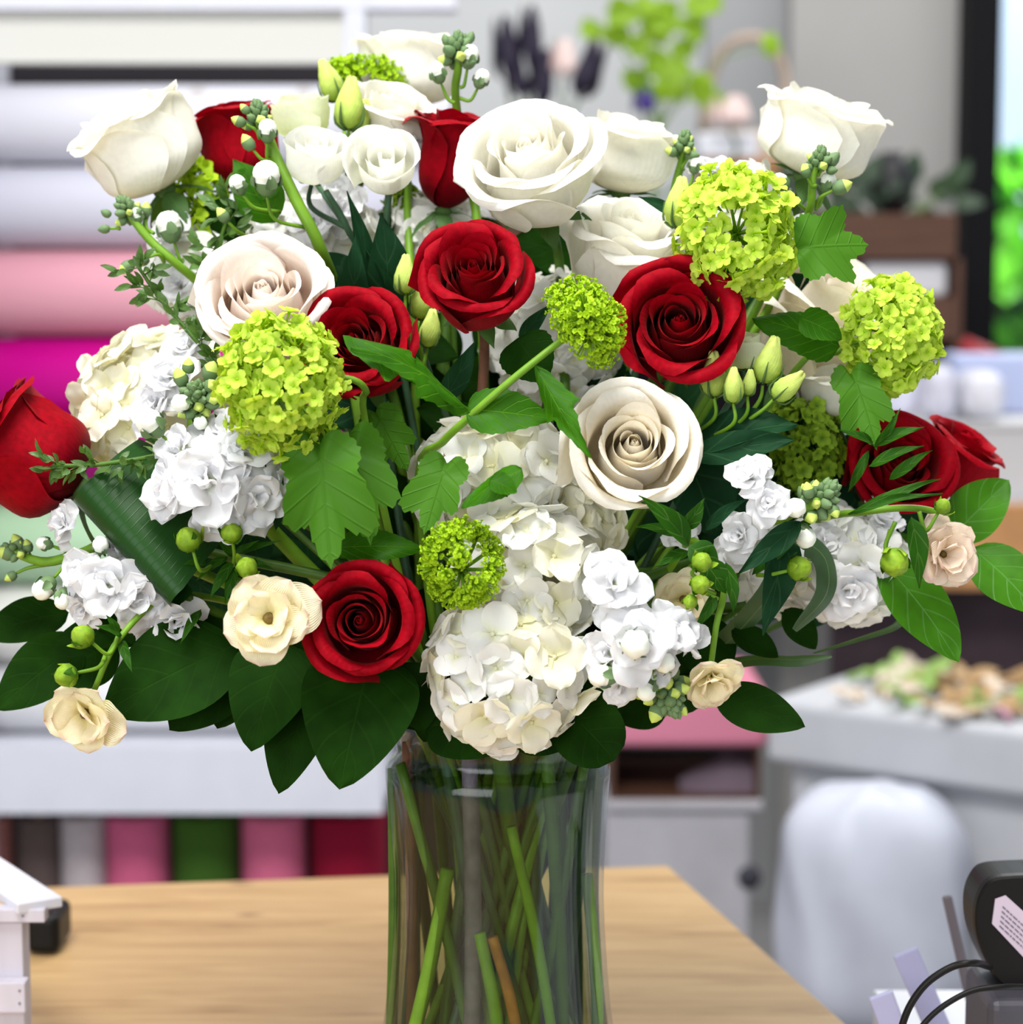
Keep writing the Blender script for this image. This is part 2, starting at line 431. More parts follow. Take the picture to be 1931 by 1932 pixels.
def leaf_grid(L, Wd, shape='oval', nl=16, nw=9, fold=0.25, bend=0.3, curl=0.0, wav=0.02, serr=0.0, nser=9, rng=None, lobes=0, tipc=0.0, twist=0.0):
    """leaf along +y, face +z; bend arches it, fold makes a V, curl rolls its sides"""
    V = []; Cc = []
    if lobes: nl = max(nl, 30)
    if serr: nl = max(nl, nser * 4 + 1)
    p = rng.uniform(0, 6.28) if rng else 0
    for j in range(nl):
        t = j / (nl - 1); w = 0.5
        if shape == 'oval': w = (math.sin(PI * t ** 0.8)) ** 0.75 if 0 < t < 1 else 0
        elif shape == 'round': w = (max(0, 1 - (2 * t - 1) ** 2)) ** 0.5
        elif shape == 'lance': w = (math.sin(PI * t ** 0.7)) ** 1.1 if 0 < t < 1 else 0
        elif shape == 'strap': w = min(1, t * 8) ** 0.5 * (1 - max(0, (t - 0.6) / 0.4) ** 2) ** 0.9 if t < 1 else 0
        elif shape == 'egg': w = (math.sin(PI * t ** 0.6)) ** 0.7 if 0 < t < 1 else 0
        elif shape == 'lobed':      # three-lobed, coarse
            w = 0.95 * (math.sin(PI * min(1, t / 0.62) * 0.5 + 0.0)) ** 0.6 if t < 0.46 else 0
            if t >= 0.46:
                s = (t - 0.46) / 0.54
                w = 0.56 * (1 - s) ** 0.75 + 0.10 * math.sin(min(1, s * 2.2) * PI)
            if t < 0.46: w *= 1 + 0.18 * max(0, (t - 0.30) / 0.16)
        if serr and 0.03 < t < 0.985:
            w += serr * (((t * nser) % 1.0) - 0.35) * (0.4 + 0.6 * w)
        # spine
        a = bend * (t - 0.5) * 2
        for i in range(nw):
            u = -1 + 2 * i / (nw - 1)
            x = u * w * Wd / 2
            lift = fold * abs(x)
            y = t * L
            if lobes and t < 0.52 and abs(u) > 0.5: y += (abs(u) - 0.5) * 0.22 * L * min(1, t / 0.4)
            if shape == 'lobed': y += -0.10 * L * abs(u) * max(0, 0.25 - t) / 0.25
            z = lift + wav * L * math.sin(7 * t + 3 * u + p) * (0.3 + abs(u))
            if curl:
                c = curl * abs(u) * w
                xx = (Wd / 2) * (math.sin(c) / curl) * (1 if u > 0 else -1) if abs(c) > 1e-4 else 0
                z = -(Wd / 2) * (1 - math.cos(c)) / curl + wav * L * math.sin(7 * t + p)
                x = xx
            if twist:
                ca, sa = math.cos(twist * t), math.sin(twist * t)
                x, z = x * ca - z * sa, x * sa + z * ca
            V.append([x, y, z]); Cc.append((t, u, 0))
    tipi = len(V) - 1 - nw // 2
    Fc = None
    if shape == 'maple':
        V, Fc, Cc, tipi = maple_geo(L, Wd, rng, fold, wav)
        if curl:
            V = [((Wd / 2) * math.sin(curl * abs(x) / (Wd / 2)) / curl * (1 if x > 0 else -1), y, z - (Wd / 2) * (1 - math.cos(curl * abs(x) / (Wd / 2))) / curl) for x, y, z in V]
    # bend the whole leaf along a circle
    if abs(bend) > 1e-3 or tipc:
        out = []
        tot = bend
        n2 = 60; ys = [0]; zs = [0]; hd = [0]
        for k in range(n2):
            t = (k + 0.5) / n2
            h = -(tot * (t - 0.5)) - tipc * max(0, t - 0.55) * 2.2
            ys.append(ys[-1] + math.cos(h) * L / n2); zs.append(zs[-1] + math.sin(h) * L / n2); hd.append(h)
        hd[0] = hd[1]
        tt = np.linspace(0, 1, n2 + 1)
        for (x, y, z), cc in zip(V, Cc):
            t = min(1, max(0, y / L)); h = float(np.interp(t, tt, hd))
            yy = float(np.interp(t, tt, ys)); zz = float(np.interp(t, tt, zs))
            if y / L > 1: yy += (y - L) * math.cos(h); zz += (y - L) * math.sin(h)
            if y < 0: yy += y
            out.append((x, yy - z * math.sin(h), zz + z * math.cos(h)))
        V = out
    if Fc is None: Fc = [(j * nw + i, j * nw + i + 1, (j + 1) * nw + i + 1, (j + 1) * nw + i) for j in range(nl - 1) for i in range(nw - 1)]
    LAST_TIP[0] = tipi
    return [tuple(v) for v in V], Fc, Cc
LAST_TIP = [0]

def leaf_between(name, parent, base, tip, width, mat, normal=(0, 0.2, 1), seed=0, **kw):
    """leaf from world point base to tip; width in metres; normal as right, up, towards lens"""
    rng = random.Random(seed)
    base = Vector(base); tip = Vector(tip)
    y = (tip - base); L = y.length; y.normalize()
    n = dirw(*normal); n = (n - y * n.dot(y)).normalized()
    x = y.cross(n)
    m = Matrix((x, y, n)).transposed().to_4x4(); m.translation = base
    V, Fc, Cc = leaf_grid(L, width, rng=rng, **kw)
    # chord correction: keep tip on target
    tipv = Vector(V[LAST_TIP[0]])
    if tipv.length > 1e-6:
        q = tipv.rotation_difference(Vector((0, 1, 0))); s = L / tipv.length
        V = [tuple((q @ Vector(v)) * s) for v in V]
    return wmesh(name, xform(V, m), Fc, mat, parent, Cc)

# ---------------------------------------------------------------- stems into the vase
VASE_TOP = 0.245
rs_ = random.Random(11)
NSTEM = [0]
def stem_route(head, axis, r, neck=None, foot=None, via=None):
    """points from the flower's base through the vase neck to the vase's foot"""
    head = Vector(head)
    k = NSTEM[0]; NSTEM[0] += 1
    if neck is None:
        a = math.atan2(head.y - 0.02, head.x) + rs_.uniform(-0.5, 0.5)
        rr = min(0.053, 0.022 + 0.18 * math.hypot(head.x, head.y)) * rs_.uniform(0.7, 1.0)
        neck = Vector((rr * math.cos(a), rr * math.sin(a), VASE_TOP))
    else: neck = Vector((neck[0], neck[1], VASE_TOP))
    if foot is None:
        a2 = math.atan2(neck.y, neck.x) + PI + rs_.uniform(-1.3, 1.3)
        r2 = rs_.uniform(0.030, 0.058)
        foot = Vector((r2 * math.cos(a2), r2 * math.sin(a2), rs_.uniform(0.012, 0.03)))
    else: foot = Vector(foot)
    ax = Vector(axis).normalized()
    dist = (head - neck).length
    p1 = head - ax * min(0.06, dist * 0.3)
    up = Vector((neck.x * 1.6, neck.y * 1.6, VASE_TOP + min(0.09, dist * 0.3)))
    pts = [head, p1] + ([Vector(v) for v in via] if via else []) + [up, neck, foot]
    return pts, foot
def add_stem(parent, pts, r, mat, name='stem', k=8, n=34, r_end=None):
    V = []; Fc = []
    path = bez(pts, n)
    re = r_end or max(0.0027, r * 1.2)
    tube_geo(path, [r * 0.85, r, r * 1.05, re, re], V, Fc, k)
    return wmesh(name, V, Fc, mat, parent)

# ---------------------------------------------------------------- rose
def rose(px, py, d, size, axis, label, mat=None, kind='open', seed=1, group=None, roll=0, H=None, petals=None, sepals=True, cat='rose', stemmat=None, rolls=1.0, spread=1.0, stem_r=0.0030, name=None, neck=None, lip=None, foot=None):
    rng = random.Random(seed)
    mat = mat or WHITE
    Rm = S(size, d) / 2
    ax = dirw(*axis)
    c = W(px, py, d)
    if kind == 'open': Hh, N = H or 1.3, petals or 28
    elif kind == 'cup': Hh, N = H or 1.45, petals or 23
    elif kind == 'bud': Hh, N = H or 1.9, petals or 16
    base = c - ax * Rm * Hh * (0.60 if kind != 'open' else 0.66)
    pts, foot = stem_route(base, ax, stem_r, neck, foot)
    nm = name or ('white_rose' if mat in (WHITE, BLUSH, CREAM) else 'red_rose')
    t = thing(nm, foot, label, cat, group)
    m = M4(frame(ax, roll=roll), base, Rm)
    th = rng.uniform(0, 6.28); G = []
    for i in range(N):
        f = i / (N - 1)
        th += R(137.5) + rng.uniform(-0.22, 0.22)
        if kind == 'open':
            if f < 0.30:
                g = f / 0.30
                Rp = 0.06 + 0.17 * g; sp = R(250 - 60 * g); ro = -8; sd = 0.0; hh = 0.90 + 0.06 * rng.random(); p1 = 102 - 4 * g; w = 0.03; dr = 0.02; pt = 0.0; spi = 0.16
            elif f < 0.68:
                g = (f - 0.30) / 0.38
                Rp = 0.25 + 0.28 * g; sp = R(185 - 30 * g); ro = 8 + 55 * g; sd = 0.01 + 0.05 * g; hh = 0.98 + 0.03 * math.sin(g * 3); p1 = 96 - 2 * g; w = 0.035; dr = 0.06 + 0.06 * g; pt = 0.02; spi = 0.15
            else:
                g = (f - 0.68) / 0.32
                Rp = 0.56 + 0.24 * g * spread; sp = R(150); ro = (110 + 60 * g) * rolls; sd = 0.10 + 0.12 * g; hh = 0.97 - 0.20 * g; p1 = 91 - 5 * g; w = 0.04; dr = 0.18; pt = 0.07; spi = 0.12
        elif kind == 'cup':
            dr = 0.10 if f > 0.6 else 0.02; pt = 0.09 if f > 0.6 else 0.0; spi = 0.08 if f > .6 else 0.12
            if f < 0.3:
                Rp = 0.09 + 0.9 * f; sp = R(230 - 180 * f); ro = -4; sd = 0.0; hh = 0.96; p1 = 93; w = 0.02
            elif f < 0.65:
                g = (f - 0.3) / 0.35
                Rp = 0.36 + 0.32 * g; sp = R(165 - 10 * g); ro = 20; sd = 0.03; hh = 1.0; p1 = 92; w = 0.03
            else:
                g = (f - 0.65) / 0.35
                Rp = 0.74 + 0.14 * g * spread; sp = R(150); ro = (80 + 70 * g) * rolls; sd = 0.08 + 0.06 * g; hh = 0.97 - 0.14 * g; p1 = 90; w = 0.04
        else:
            dr = 0.10 if f > 0.6 else 0.02; pt = 0.09 if f > 0.6 else 0.0; spi = 0.08 if f > .6 else 0.12
            if f < 0.35:
                Rp = 0.08 + 0.7 * f; sp = R(240 - 180 * f); ro = 0; sd = 0; hh = 0.98; p1 = 93; w = 0.02
            else:
                g = (f - 0.35) / 0.65
                Rp = 0.34 + 0.34 * g; sp = R(165); ro = (60 + 100 * g) * rolls; sd = 0.05 + 0.15 * g; hh = 1.0 - 0.12 * g; p1 = 91; w = 0.03
        Rp *= rng.uniform(0.93, 1.08); hh *= rng.uniform(0.97, 1.03)
        V, Fc, Cc = petal_grid(Rp, hh * Hh, sp, th, phi0=14 if kind != 'bud' else 30, phi1=p1, roll=ro, side=sd, wav=w, spiral=spi, rng=rng, drop=dr, point=pt, nu=17 if f > .4 else 13, nv=17, rollstart=(lip or 0.74) if f > 0.5 else 0.78)
        G.append((V, Fc, Cc))
    rad = sorted(math.hypot(v[0], v[1]) for g in G for v in g[0])
    kx = 1.0 / rad[int(len(rad) * 0.985)]
    for V, Fc, Cc in G:
        wmesh('petal', xform([(x * kx, y * kx, z) for x, y, z in V], m), Fc, mat, t, Cc)
    # receptacle + sepals
    V, Fc = blob([(0.001, -0.16), (0.10, -0.15), (0.19, -0.06), (0.20, 0.02), (0.12, 0.08)], 12)
    wmesh('calyx', xform(V, m), Fc, SEPAL, t)
    if sepals:
        for k in range(5):
            a = k * 2 * PI / 5 + rng.uniform(-0.2, 0.2)
            dn = rng.uniform(-0.75, 0.15)
            b = m @ Vector((0.13 * math.cos(a), 0.13 * math.sin(a), -0.02))
            e = m @ Vector((0.72 * math.cos(a), 0.72 * math.sin(a), dn * 1.1 - 0.1))
            rad = (m.to_3x3() @ Vector((math.cos(a) * 0.3, math.sin(a) * 0.3, 1))).normalized()
            rng2 = random.Random(seed * 7 + k)
            y = (e - b); L = y.length; y.normalize(); n = (rad - y * rad.dot(y)).normalized(); x = y.cross(n)
            mm = Matrix((x, y, n)).transposed().to_4x4(); mm.translation = b
            V, Fc, Cc = leaf_grid(L, L * 0.46, 'lance', nl=10, nw=5, fold=-0.3, bend=0.9, rng=rng2)
            wmesh('sepal', xform(V, mm), Fc, SEPAL, t, Cc)
    add_stem(t, pts, stem_r, stemmat or STEM)
    return t

# ---------------------------------------------------------------- lisianthus
def lisi_head(t, px, py, d, size, axis, mat=LISI, seed=1, part='bloom', H=1.15, N=11, roll=0, opening=1.0):
    rng = random.Random(seed)
    Rm = S(size, d) / 2; ax = dirw(*axis); c = W(px, py, d)
    base = c - ax * Rm * H * 0.62
    m = M4(frame(ax, roll=roll), base, Rm)
    V = []; Fc = []
    # bloom: green calyx cup with its petals below it
    cv, cf = blob([(0.001, -0.14), (0.09, -0.12), (0.14, 0.0), (0.22, 0.12)], 10)
    cal = wmesh(part, xform(cv, m), cf, SEPAL, t)
    th = rng.uniform(0, 6)
    for i in range(N):
        f = i / (N - 1)
        th += R(137.5) + rng.uniform(-.15, .15)
        Rp = (0.14 + 0.72 * f ** 0.9)
        V, Fc, Cc = petal_grid(Rp, H * (0.9 + 0.1 * math.sin(f * 3)), R(215 - 60 * f), th, phi0=28, phi1=90, roll=(5 + 70 * f ** 2) * opening, side=0.05 * f, wav=0.03 + 0.03 * f, spiral=0.10, rng=rng, nu=13, nv=12, point=0.0)
        o = wmesh('petal', [tuple(Vector(v) ) for v in xform(V, m)], Fc, mat, None, Cc)
        # re-parent under the calyx as sub-part
        wl = o.location.copy(); o.parent = cal; o.location = wl - t.location - cal.location
    for k in range(5):
        a = k * 2 * PI / 5
        b = m @ Vector((0.10 * math.cos(a), 0.10 * math.sin(a), -0.03)); e = m @ Vector((0.62 * math.cos(a), 0.62 * math.sin(a), 0.45 + rng.uniform(-.35, .1)))
        V = []; Fc = []
        tube_geo(bez([b, m @ Vector((0.42 * math.cos(a), 0.42 * math.sin(a), 0.05)), e], 6), [0.0009, 0.0006, 0.0001], V, Fc, 5)
        wmesh('sepal', V, Fc, SEPAL, t)
    return base, ax

def lisi_bud(t, px, py, d, length, axis, mat=BUDG, seed=1, fat=0.30):
    rng = random.Random(seed)
    L = S(length, d); ax = dirw(*axis); c = W(px, py, d); base = c - ax * L * 0.5
    m = M4(frame(ax, roll=rng.uniform(0, 6)), base, L)
    V = []; Fc = []
    prof = [(0.001, 0.0), (fat * .45, 0.02), (fat * .8, 0.12), (fat, 0.3), (fat * .95, 0.48), (fat * .75, 0.68), (fat * .5, 0.86), (fat * .34, 0.97), (fat * .12, 1.0)]
    n = len(prof); k = 20
    Cc = []
    for i, (r, z) in enumerate(prof):
        for j in range(k):
            a = 2 * PI * j / k
            tw = a + z * 1.6
            rr = r * (1 + 0.10 * math.sin(3 * a) * z)
            V.append((rr * math.cos(tw), rr * math.sin(tw), z + (0.05 * math.sin(3 * a) if i >= n - 2 else 0))); Cc.append((z, a / 3.14 - 1, 0))
    Fc = [(i * k + j, i * k + (j + 1) % k, (i + 1) * k + (j + 1) % k, (i + 1) * k + j) for i in range(n - 1) for j in range(k)]
    Fc.append(tuple((n - 1) * k + j for j in range(k)))
    b = wmesh('bud', xform(V, m), Fc, mat, t, Cc)
    for q in range(4):
        a = q * 2 * PI / 4 + 0.4
        V = []; F2 = []
        path = [Vector(((fat * s) * math.cos(a), (fat * s) * math.sin(a), z)) for s, z in ((0.3, -0.02), (1.0, 0.1), (1.12, 0.3), (1.1, 0.5))]
        path = [m @ p for p in bez(path, 8)]
        tube_geo(path, [L * .035, L * .03, L * .008], V, F2, 5)
        o = wmesh('sepal', V, F2, SEPAL, None)
        wl = o.location.copy(); o.parent = b; o.location = wl - t.location - b.location
    return base, ax

def side_stem(t, pts, r, mat, name='stalk', n=14):
    V = []; Fc = []
    tube_geo(bez(pts, n), [r * 0.75, r, r * 1.1], V, Fc, 7)
    return wmesh(name, V, Fc, mat, t)

# ---------------------------------------------------------------- shared floret meshes
def merge_petals(grids):
    V = []; Fc = []; Cc = []
    for v, f, c in grids:
        b = len(V); V += v; Fc += [tuple(b + i for i in q) for q in f]; Cc += c
    return V, Fc, Cc
def hyd_floret(seed, mat):
    rng = random.Random(seed); G = []
    for k in range(4):
        a = k * PI / 2 + rng.uniform(-0.12, 0.12)
        V, Fc, Cc = leaf_grid(1.0, 1.08, 'round', nl=9, nw=9, fold=0.06, bend=0.35 + rng.uniform(-.3, .5), wav=0.045, rng=rng)
        tilt = rng.uniform(-0.05, 0.45)
        m = Matrix.Rotation(a, 4, 'Z') @ Matrix.Translation((0, 0.02, 0.012 * k)) @ Matrix.Rotation(tilt, 4, 'X')
        G.append((xform(V, m), Fc, Cc))
    V, Fc, Cc = merge_petals(G)
    b = len(V); cv, cf = blob([(0.001, -0.02), (0.07, 0.0), (0.085, 0.05), (0.05, 0.10), (0.001, 0.12)], 8)
    V += cv; Fc += [tuple(b + i for i in q) for q in cf]; Cc += [(0.0, 0, 0)] * len(cv)
    return new_mesh(V, Fc, mat, Cc)
def vib_floret(seed, mat, n=5):
    rng = random.Random(seed); G = []
    for k in range(n):
        a = k * 2 * PI / n + rng.uniform(-0.1, 0.1)
        V, Fc, Cc = leaf_grid(1.0, 0.86, 'round', nl=6, nw=5, fold=0.15, bend=rng.uniform(.1, 1.0), wav=0.03, rng=rng)
        m = Matrix.Rotation(a, 4, 'Z') @ Matrix.Translation((0, 0.08, 0)) @ Matrix.Rotation(rng.uniform(0.05, 0.6), 4, 'X')
        G.append((xform(V, m), Fc, Cc))
    V, Fc, Cc = merge_petals(G)
    b = len(V); tv = []; tf = []
    tube_geo([Vector((0, 0, -1.6)), Vector((0, 0, -0.6)), Vector((0, 0, 0.05))], [0.07, 0.09, 0.16], tv, tf, 5)
    V += tv; Fc += [tuple(b + i for i in q) for q in tf]; Cc += [(0.0, 0, 0)] * len(tv)
    return new_mesh(V, Fc, mat, Cc)
def stock_floret(seed, mat, N=15):
    rng = random.Random(seed); G = []
    for k in range(N):
        f = k / (N - 1)
        a = k * R(137.5) + rng.uniform(-.3, .3)
        L = 0.40 + 0.68 * f ** 0.8
        V, Fc, Cc = leaf_grid(L, L * 0.95, 'round', nl=10, nw=9, fold=rng.uniform(-.4, .3), bend=rng.uniform(-0.3, 1.3), wav=0.09, rng=rng)
        tilt = R(78 - 78 * f ** 0.8) + rng.uniform(-.45, .45)
        m = Matrix.Rotation(a, 4, 'Z') @ Matrix.Translation((0, 0.03 + 0.05 * f, 0.10 * (1 - f))) @ Matrix.Rotation(tilt, 4, 'X')
        G.append((xform(V, m), Fc, Cc))
    return new_mesh(*((lambda g: (g[0], g[1], mat, g[2]))(merge_petals(G))))
HYDM = {m.name: [hyd_floret(100 + i, m) for i in range(6)] for m in (HYDR, HYDC)}
VIBM = {m.name: [vib_floret(200 + i, m) for i in range(5)] for m in (VIB, VIBY, VIBD)}
STKM = [stock_floret(300 + i, STOCK) for i in range(5)]
STKS = [stock_floret(330 + i, STOCK, 7) for i in range(3)]

def sphere_dirs(n, seed=0):
    out = []
    off = random.Random(seed).random() * 6
    for i in range(n):
        y = 1 - 2 * (i + 0.5) / n; r = math.sqrt(1 - y * y); a = i * 2.399963 + off
        out.append(Vector((r * math.cos(a), r * math.sin(a), y)))
    return out

def ball_head(t, px, py, d, sx, sy, meshes, n, fs, part, rng, sz=None, jit=0.10, mat4=False, front_cap=100, skip=None, stuffname='florets_behind', tilt=0.35):
    """florets over an ellipsoid head; the front ones are parts, the others one part of kind stuff"""
    c = W(px, py, d); rx, ry = S(sx, d) / 2, S(sy, d) / 2; rz = S(sz, d) / 2 if sz else (rx + ry) / 2
    fsz = S(fs, d) / 2
    L = []
    for v in sphere_dirs(n, rng.random()):
        if skip and skip(v): continue
        k = 1 + rng.uniform(-jit, jit)
        p = c + RIGHT * (v.x * rx * k) + UP * (v.y * ry * k) - FWD * (v.z * rz * k)
        nrm = (RIGHT * (v.x / rx) + UP * (v.y / ry) - FWD * (v.z / rz)).normalized()
        nrm = (nrm + Vector((rng.uniform(-1, 1), rng.uniform(-1, 1), rng.uniform(-1, 1))) * tilt).normalized()
        L.append((v.z, p, nrm))
    L.sort(key=lambda q: -q[0])
    V = []; Fc = []; Cc = []
    for i, (z, p, nrm) in enumerate(L):
        m = M4(frame(nrm, roll=rng.uniform(0, 6.28)), p, fsz * rng.uniform(0.78, 1.15))
        me = rng.choice(meshes)
        if i < front_cap and z > -0.35:
            link(part, me, t, mat4=m)
        elif z > -0.75:
            b = len(V)
            V += [tuple(m @ v.co) for v in me.vertices]; Fc += [tuple(b + q for q in f.vertices) for f in me.polygons]
            Cc += [tuple(a.vector) for a in me.attributes['pc'].data]
    if V: wmesh(stuffname, V, Fc, meshes[0].materials[0], t, Cc, kind='stuff')
    return c

# ---------------------------------------------------------------- hydrangea
def hydrangea(heads, label, seed=1, mat=HYDR, floret=84, neck=None, name='white_hydrangea', cat='hydrangea', via=None, foot=None):
    rng = random.Random(seed)
    px, py, d, sx, sy = heads[0][:5]
    c = W(px, py, d)
    pts, foot = stem_route(c, (c - Vector((0, 0, 0.25))).normalized(), .004, neck, foot)
    t = thing(name, foot, label, cat)
    tot = sum(h[3] * h[4] for h in heads)
    for h in heads:
        n = int(7.6 * h[3] * h[4] / (floret * floret) * (h[5] if len(h) > 5 else 1)) + 10
        ball_head(t, h[0], h[1], h[2], h[3] * 0.90, h[4] * 0.90, HYDM[mat.name] + (HYDM[HYDC.name][:4] if mat is HYDR and seed == 3 else []), n, floret, 'floret', rng, front_cap=int(98 * h[3] * h[4] / tot), jit=0.08, sz=min(h[3], h[4]) * 0.85)
    add_stem(t, pts, 0.0042, STEM)
    return t

# ---------------------------------------------------------------- viburnum
def vib_leaf(t, b, tip, w, seed=0, normal=(0, 0.2, 1), d=0.0, dt=None, **kw):
    a = dict(shape='maple', fold=0.12, bend=0.5, wav=0.02)
    a.update(kw)
    mat = a.pop('mat', LEAFV)
    dt = d if dt is None else dt
    return leaf_between('leaf', t, W(b[0], b[1], d), W(tip[0], tip[1], dt), S(w, d), mat, normal, seed, **a)

def viburnum(px, py, d, sx, sy, label, seed=1, mat=VIB, floret=34, n=210, neck=None, leaves=(), stem=None, skip=None, jit=0.20, stemmat=None, foot=None):
    rng = random.Random(seed)
    c = W(px, py, d)
    if stem:
        pts = [c] + [W(*q) for q in stem]
        p2, foot = stem_route(pts[-1], (pts[-2] - pts[-1]), .002, neck, foot)
        pts = pts + p2[2:]
    else:
        pts, foot = stem_route(c, (c - Vector((0, 0.05, 0.3))).normalized(), .002, neck, foot)
    t = thing('viburnum_branch', foot, label, 'viburnum')
    ball_head(t, px, py, d, sx * 0.88, sy * 0.88, VIBM[mat.name], n, floret, 'floret', rng, jit=jit, skip=skip, tilt=0.7)
    # rays under the florets
    for i, v in enumerate(sphere_dirs(14, seed)):
        V = []; Fc = []
        p = c + (RIGHT * v.x * S(sx, d) + UP * v.y * S(sy, d) - FWD * v.z * S(sx, d)) * 0.40
        tube_geo([c, c.lerp(p, 0.5) + Vector((0, 0, 0.001)), p], [0.0010, 0.0007], V, Fc, 5)
        wmesh('ray', V, Fc, STEML, t)
    add_stem(t, pts, 0.0019, stemmat or STEML)
    for lf in leaves: vib_leaf(t, **lf)
    return t

def cluster_mesh(seed, mat, n=64, stalk=True):
    """an umbel of closed, knobbly florets on thin rays, dome radius 1"""
    rng = random.Random(seed); V = []; Fc = []; Cc = []
    for i in range(n):
        y = rng.uniform(0.05, 1); a = i * 2.4; r = math.sqrt(1 - y * y)
        k = rng.uniform(0.72, 1.08)
        p = Vector((r * math.cos(a), r * math.sin(a), y)) * k
        b0 = len(V)
        m = M4(frame(p.normalized(), roll=rng.uniform(0, 6)), p, 0.20)
        for q in range(5):
            an = q * 2 * PI / 5
            v, f, c = leaf_grid(1.0, 0.95, 'round', nl=4, nw=4, fold=0.2, bend=0.9, wav=0, rng=rng)
            mm = m @ Matrix.Rotation(an, 4, 'Z') @ Matrix.Rotation(0.5 + rng.uniform(-.3, .6), 4, 'X')
            bb = len(V); V += xform(v, mm); Fc += [tuple(bb + z for z in g) for g in f]; Cc += c
        tv = []; tf = []
        tube_geo([Vector((0, 0, -0.35)), p * 0.5 + Vector((0, 0, -0.12)), p], [0.03, 0.035], tv, tf, 4)
        bb = len(V); V += tv; Fc += [tuple(bb + z for z in g) for g in tf]; Cc += [(0, 0, 0)] * len(tv)
    return new_mesh(V, Fc, mat, Cc)
CLM = {m.name: [cluster_mesh(400 + i, m) for i in range(3)] for m in (VIBY, VIBD)}
def young_viburnum(clusters, label, seed=1, mat=VIBY, neck=None, leaves=(), stem=None, hub=None, stemmat=None, foot=None):
    """clusters: (px, py, d, size px, axis)"""
    rng = random.Random(seed)
    hb = W(*hub) if hub else W(sum(c[0] for c in clusters) / len(clusters), sum(c[1] for c in clusters) / len(clusters) + 10, clusters[0][2] + 0.03)
    if stem:
        pts = [hb] + [W(*q) for q in stem]
        p2, foot = stem_route(pts[-1], (pts[-2] - pts[-1]), .002, neck, foot)
        pts = pts + p2[2:]
    else:
        pts, foot = stem_route(hb, (hb - Vector((0, 0.05, 0.3))).normalized(), .002, neck, foot)
    t = thing('viburnum_branch', foot, label, 'viburnum')
    for (px, py, d, s, ax) in clusters:
        p = W(px, py, d); a = dirw(*ax)
        cl = link('floret_cluster', rng.choice(CLM[mat.name]), t, mat4=M4(frame(a, roll=rng.uniform(0, 6)), p - a * S(s) * 0.25, S(s, d) / 2))
        V = []; Fc = []
        tube_geo(bez([hb, hb.lerp(p, 0.6) + a * 0.0, p - a * S(s) * 0.25], 6), [0.0012, 0.0009], V, Fc, 5)
        wmesh('ray', V, Fc, STEML, t)
    add_stem(t, pts, 0.0021, stemmat or STEML)
    for lf in leaves: vib_leaf(t, **lf)
    return t

# ---------------------------------------------------------------- stock
def bud_mesh(kind, seed):
    rng = random.Random(seed); V = []; Fc = []
    fat = 0.36
    prof = [(0.001, 0.0), (fat * .7, 0.08), (fat, 0.35), (fat * .9, 0.62), (fat * .5, 0.86), (0.02, 1.0)]
    if kind == 'green':
        lathe_geo(prof, V, Fc, 9, lambda a, t: 0.13 * math.sin(4 * a)); return new_mesh(V, Fc, BUDS)
    if kind == 'tip':
        lathe_geo(prof, V, Fc, 9, lambda a, t: 0.13 * math.sin(4 * a))
        me = new_mesh(V, Fc, [BUDS, BUDY])
        for p in me.polygons: p.material_index = 1 if p.center.z > 0.66 else 0
        return me
    prof = [(0.001, 0.0), (0.13, 0.02), (0.24, 0.12), (0.31, 0.26), (0.34, 0.38), (0.35, 0.44), (0.355, 0.50), (0.36, 0.56), (0.36, 0.62), (0.35, 0.70), (0.32, 0.82), (0.24, 0.94), (0.13, 1.02), (0.001, 1.02)]
    K = 24
    lathe_geo(prof, V, Fc, K, lambda a, t: ((0.14 * abs(math.sin(2.5 * a + 4 * t)) + 0.03 * math.sin(7 * a)) * (1 if t > .55 else .35)))
    nb = len(Fc)
    for q in range(4):
        v, f, c = leaf_grid(0.46, 0.36, 'egg', nl=8, nw=5, fold=-0.35, bend=-0.5, wav=0.0, rng=rng)
        mm = Matrix.Rotation(q * PI / 2 + 0.3, 4, 'Z') @ Matrix.Translation((0, 0.33, 0.26)) @ Matrix.Rotation(R(86), 4, 'X')
        b0 = len(V); V += xform(v, mm); Fc += [tuple(b0 + i for i in g) for g in f]
    me = new_mesh(V, Fc, [BUDS, BUDW])
    for i, p in enumerate(me.polygons): p.material_index = 1 if (i < nb and p.center.z > 0.46) else 0
    return me
BM = {k: [bud_mesh(k, i) for i in range(1)] for k in ('green', 'tip', 'white')}

def stock_tip(t, px, py, d, size, axis, seed=1, n=30):
    """the crowded grey-green bud tip of a stock stem"""
    rng = random.Random(seed); a = dirw(*axis); p = W(px, py, d); s = S(size, d)
    fr = frame(a)
    for i in range(n):
        f = i / (n - 1)                       # 0 tip, 1 lower
        an = i * 2.4; tilt = R(10 + 78 * f)
        v = fr @ Vector((math.sin(tilt) * math.cos(an), math.sin(tilt) * math.sin(an), math.cos(tilt)))
        b = p + a * (s * 0.18 - s * 0.55 * f) + v * s * (0.08 + 0.14 * f * rng.random())
        L = s * (0.20 + 0.20 * f) * rng.uniform(.85, 1.2)
        link('bud', BM['tip' if (f > 0.55 and i % 2) else 'green'][0], t, mat4=M4(frame(v), b, L))
    return p - a * s * 0.5, a

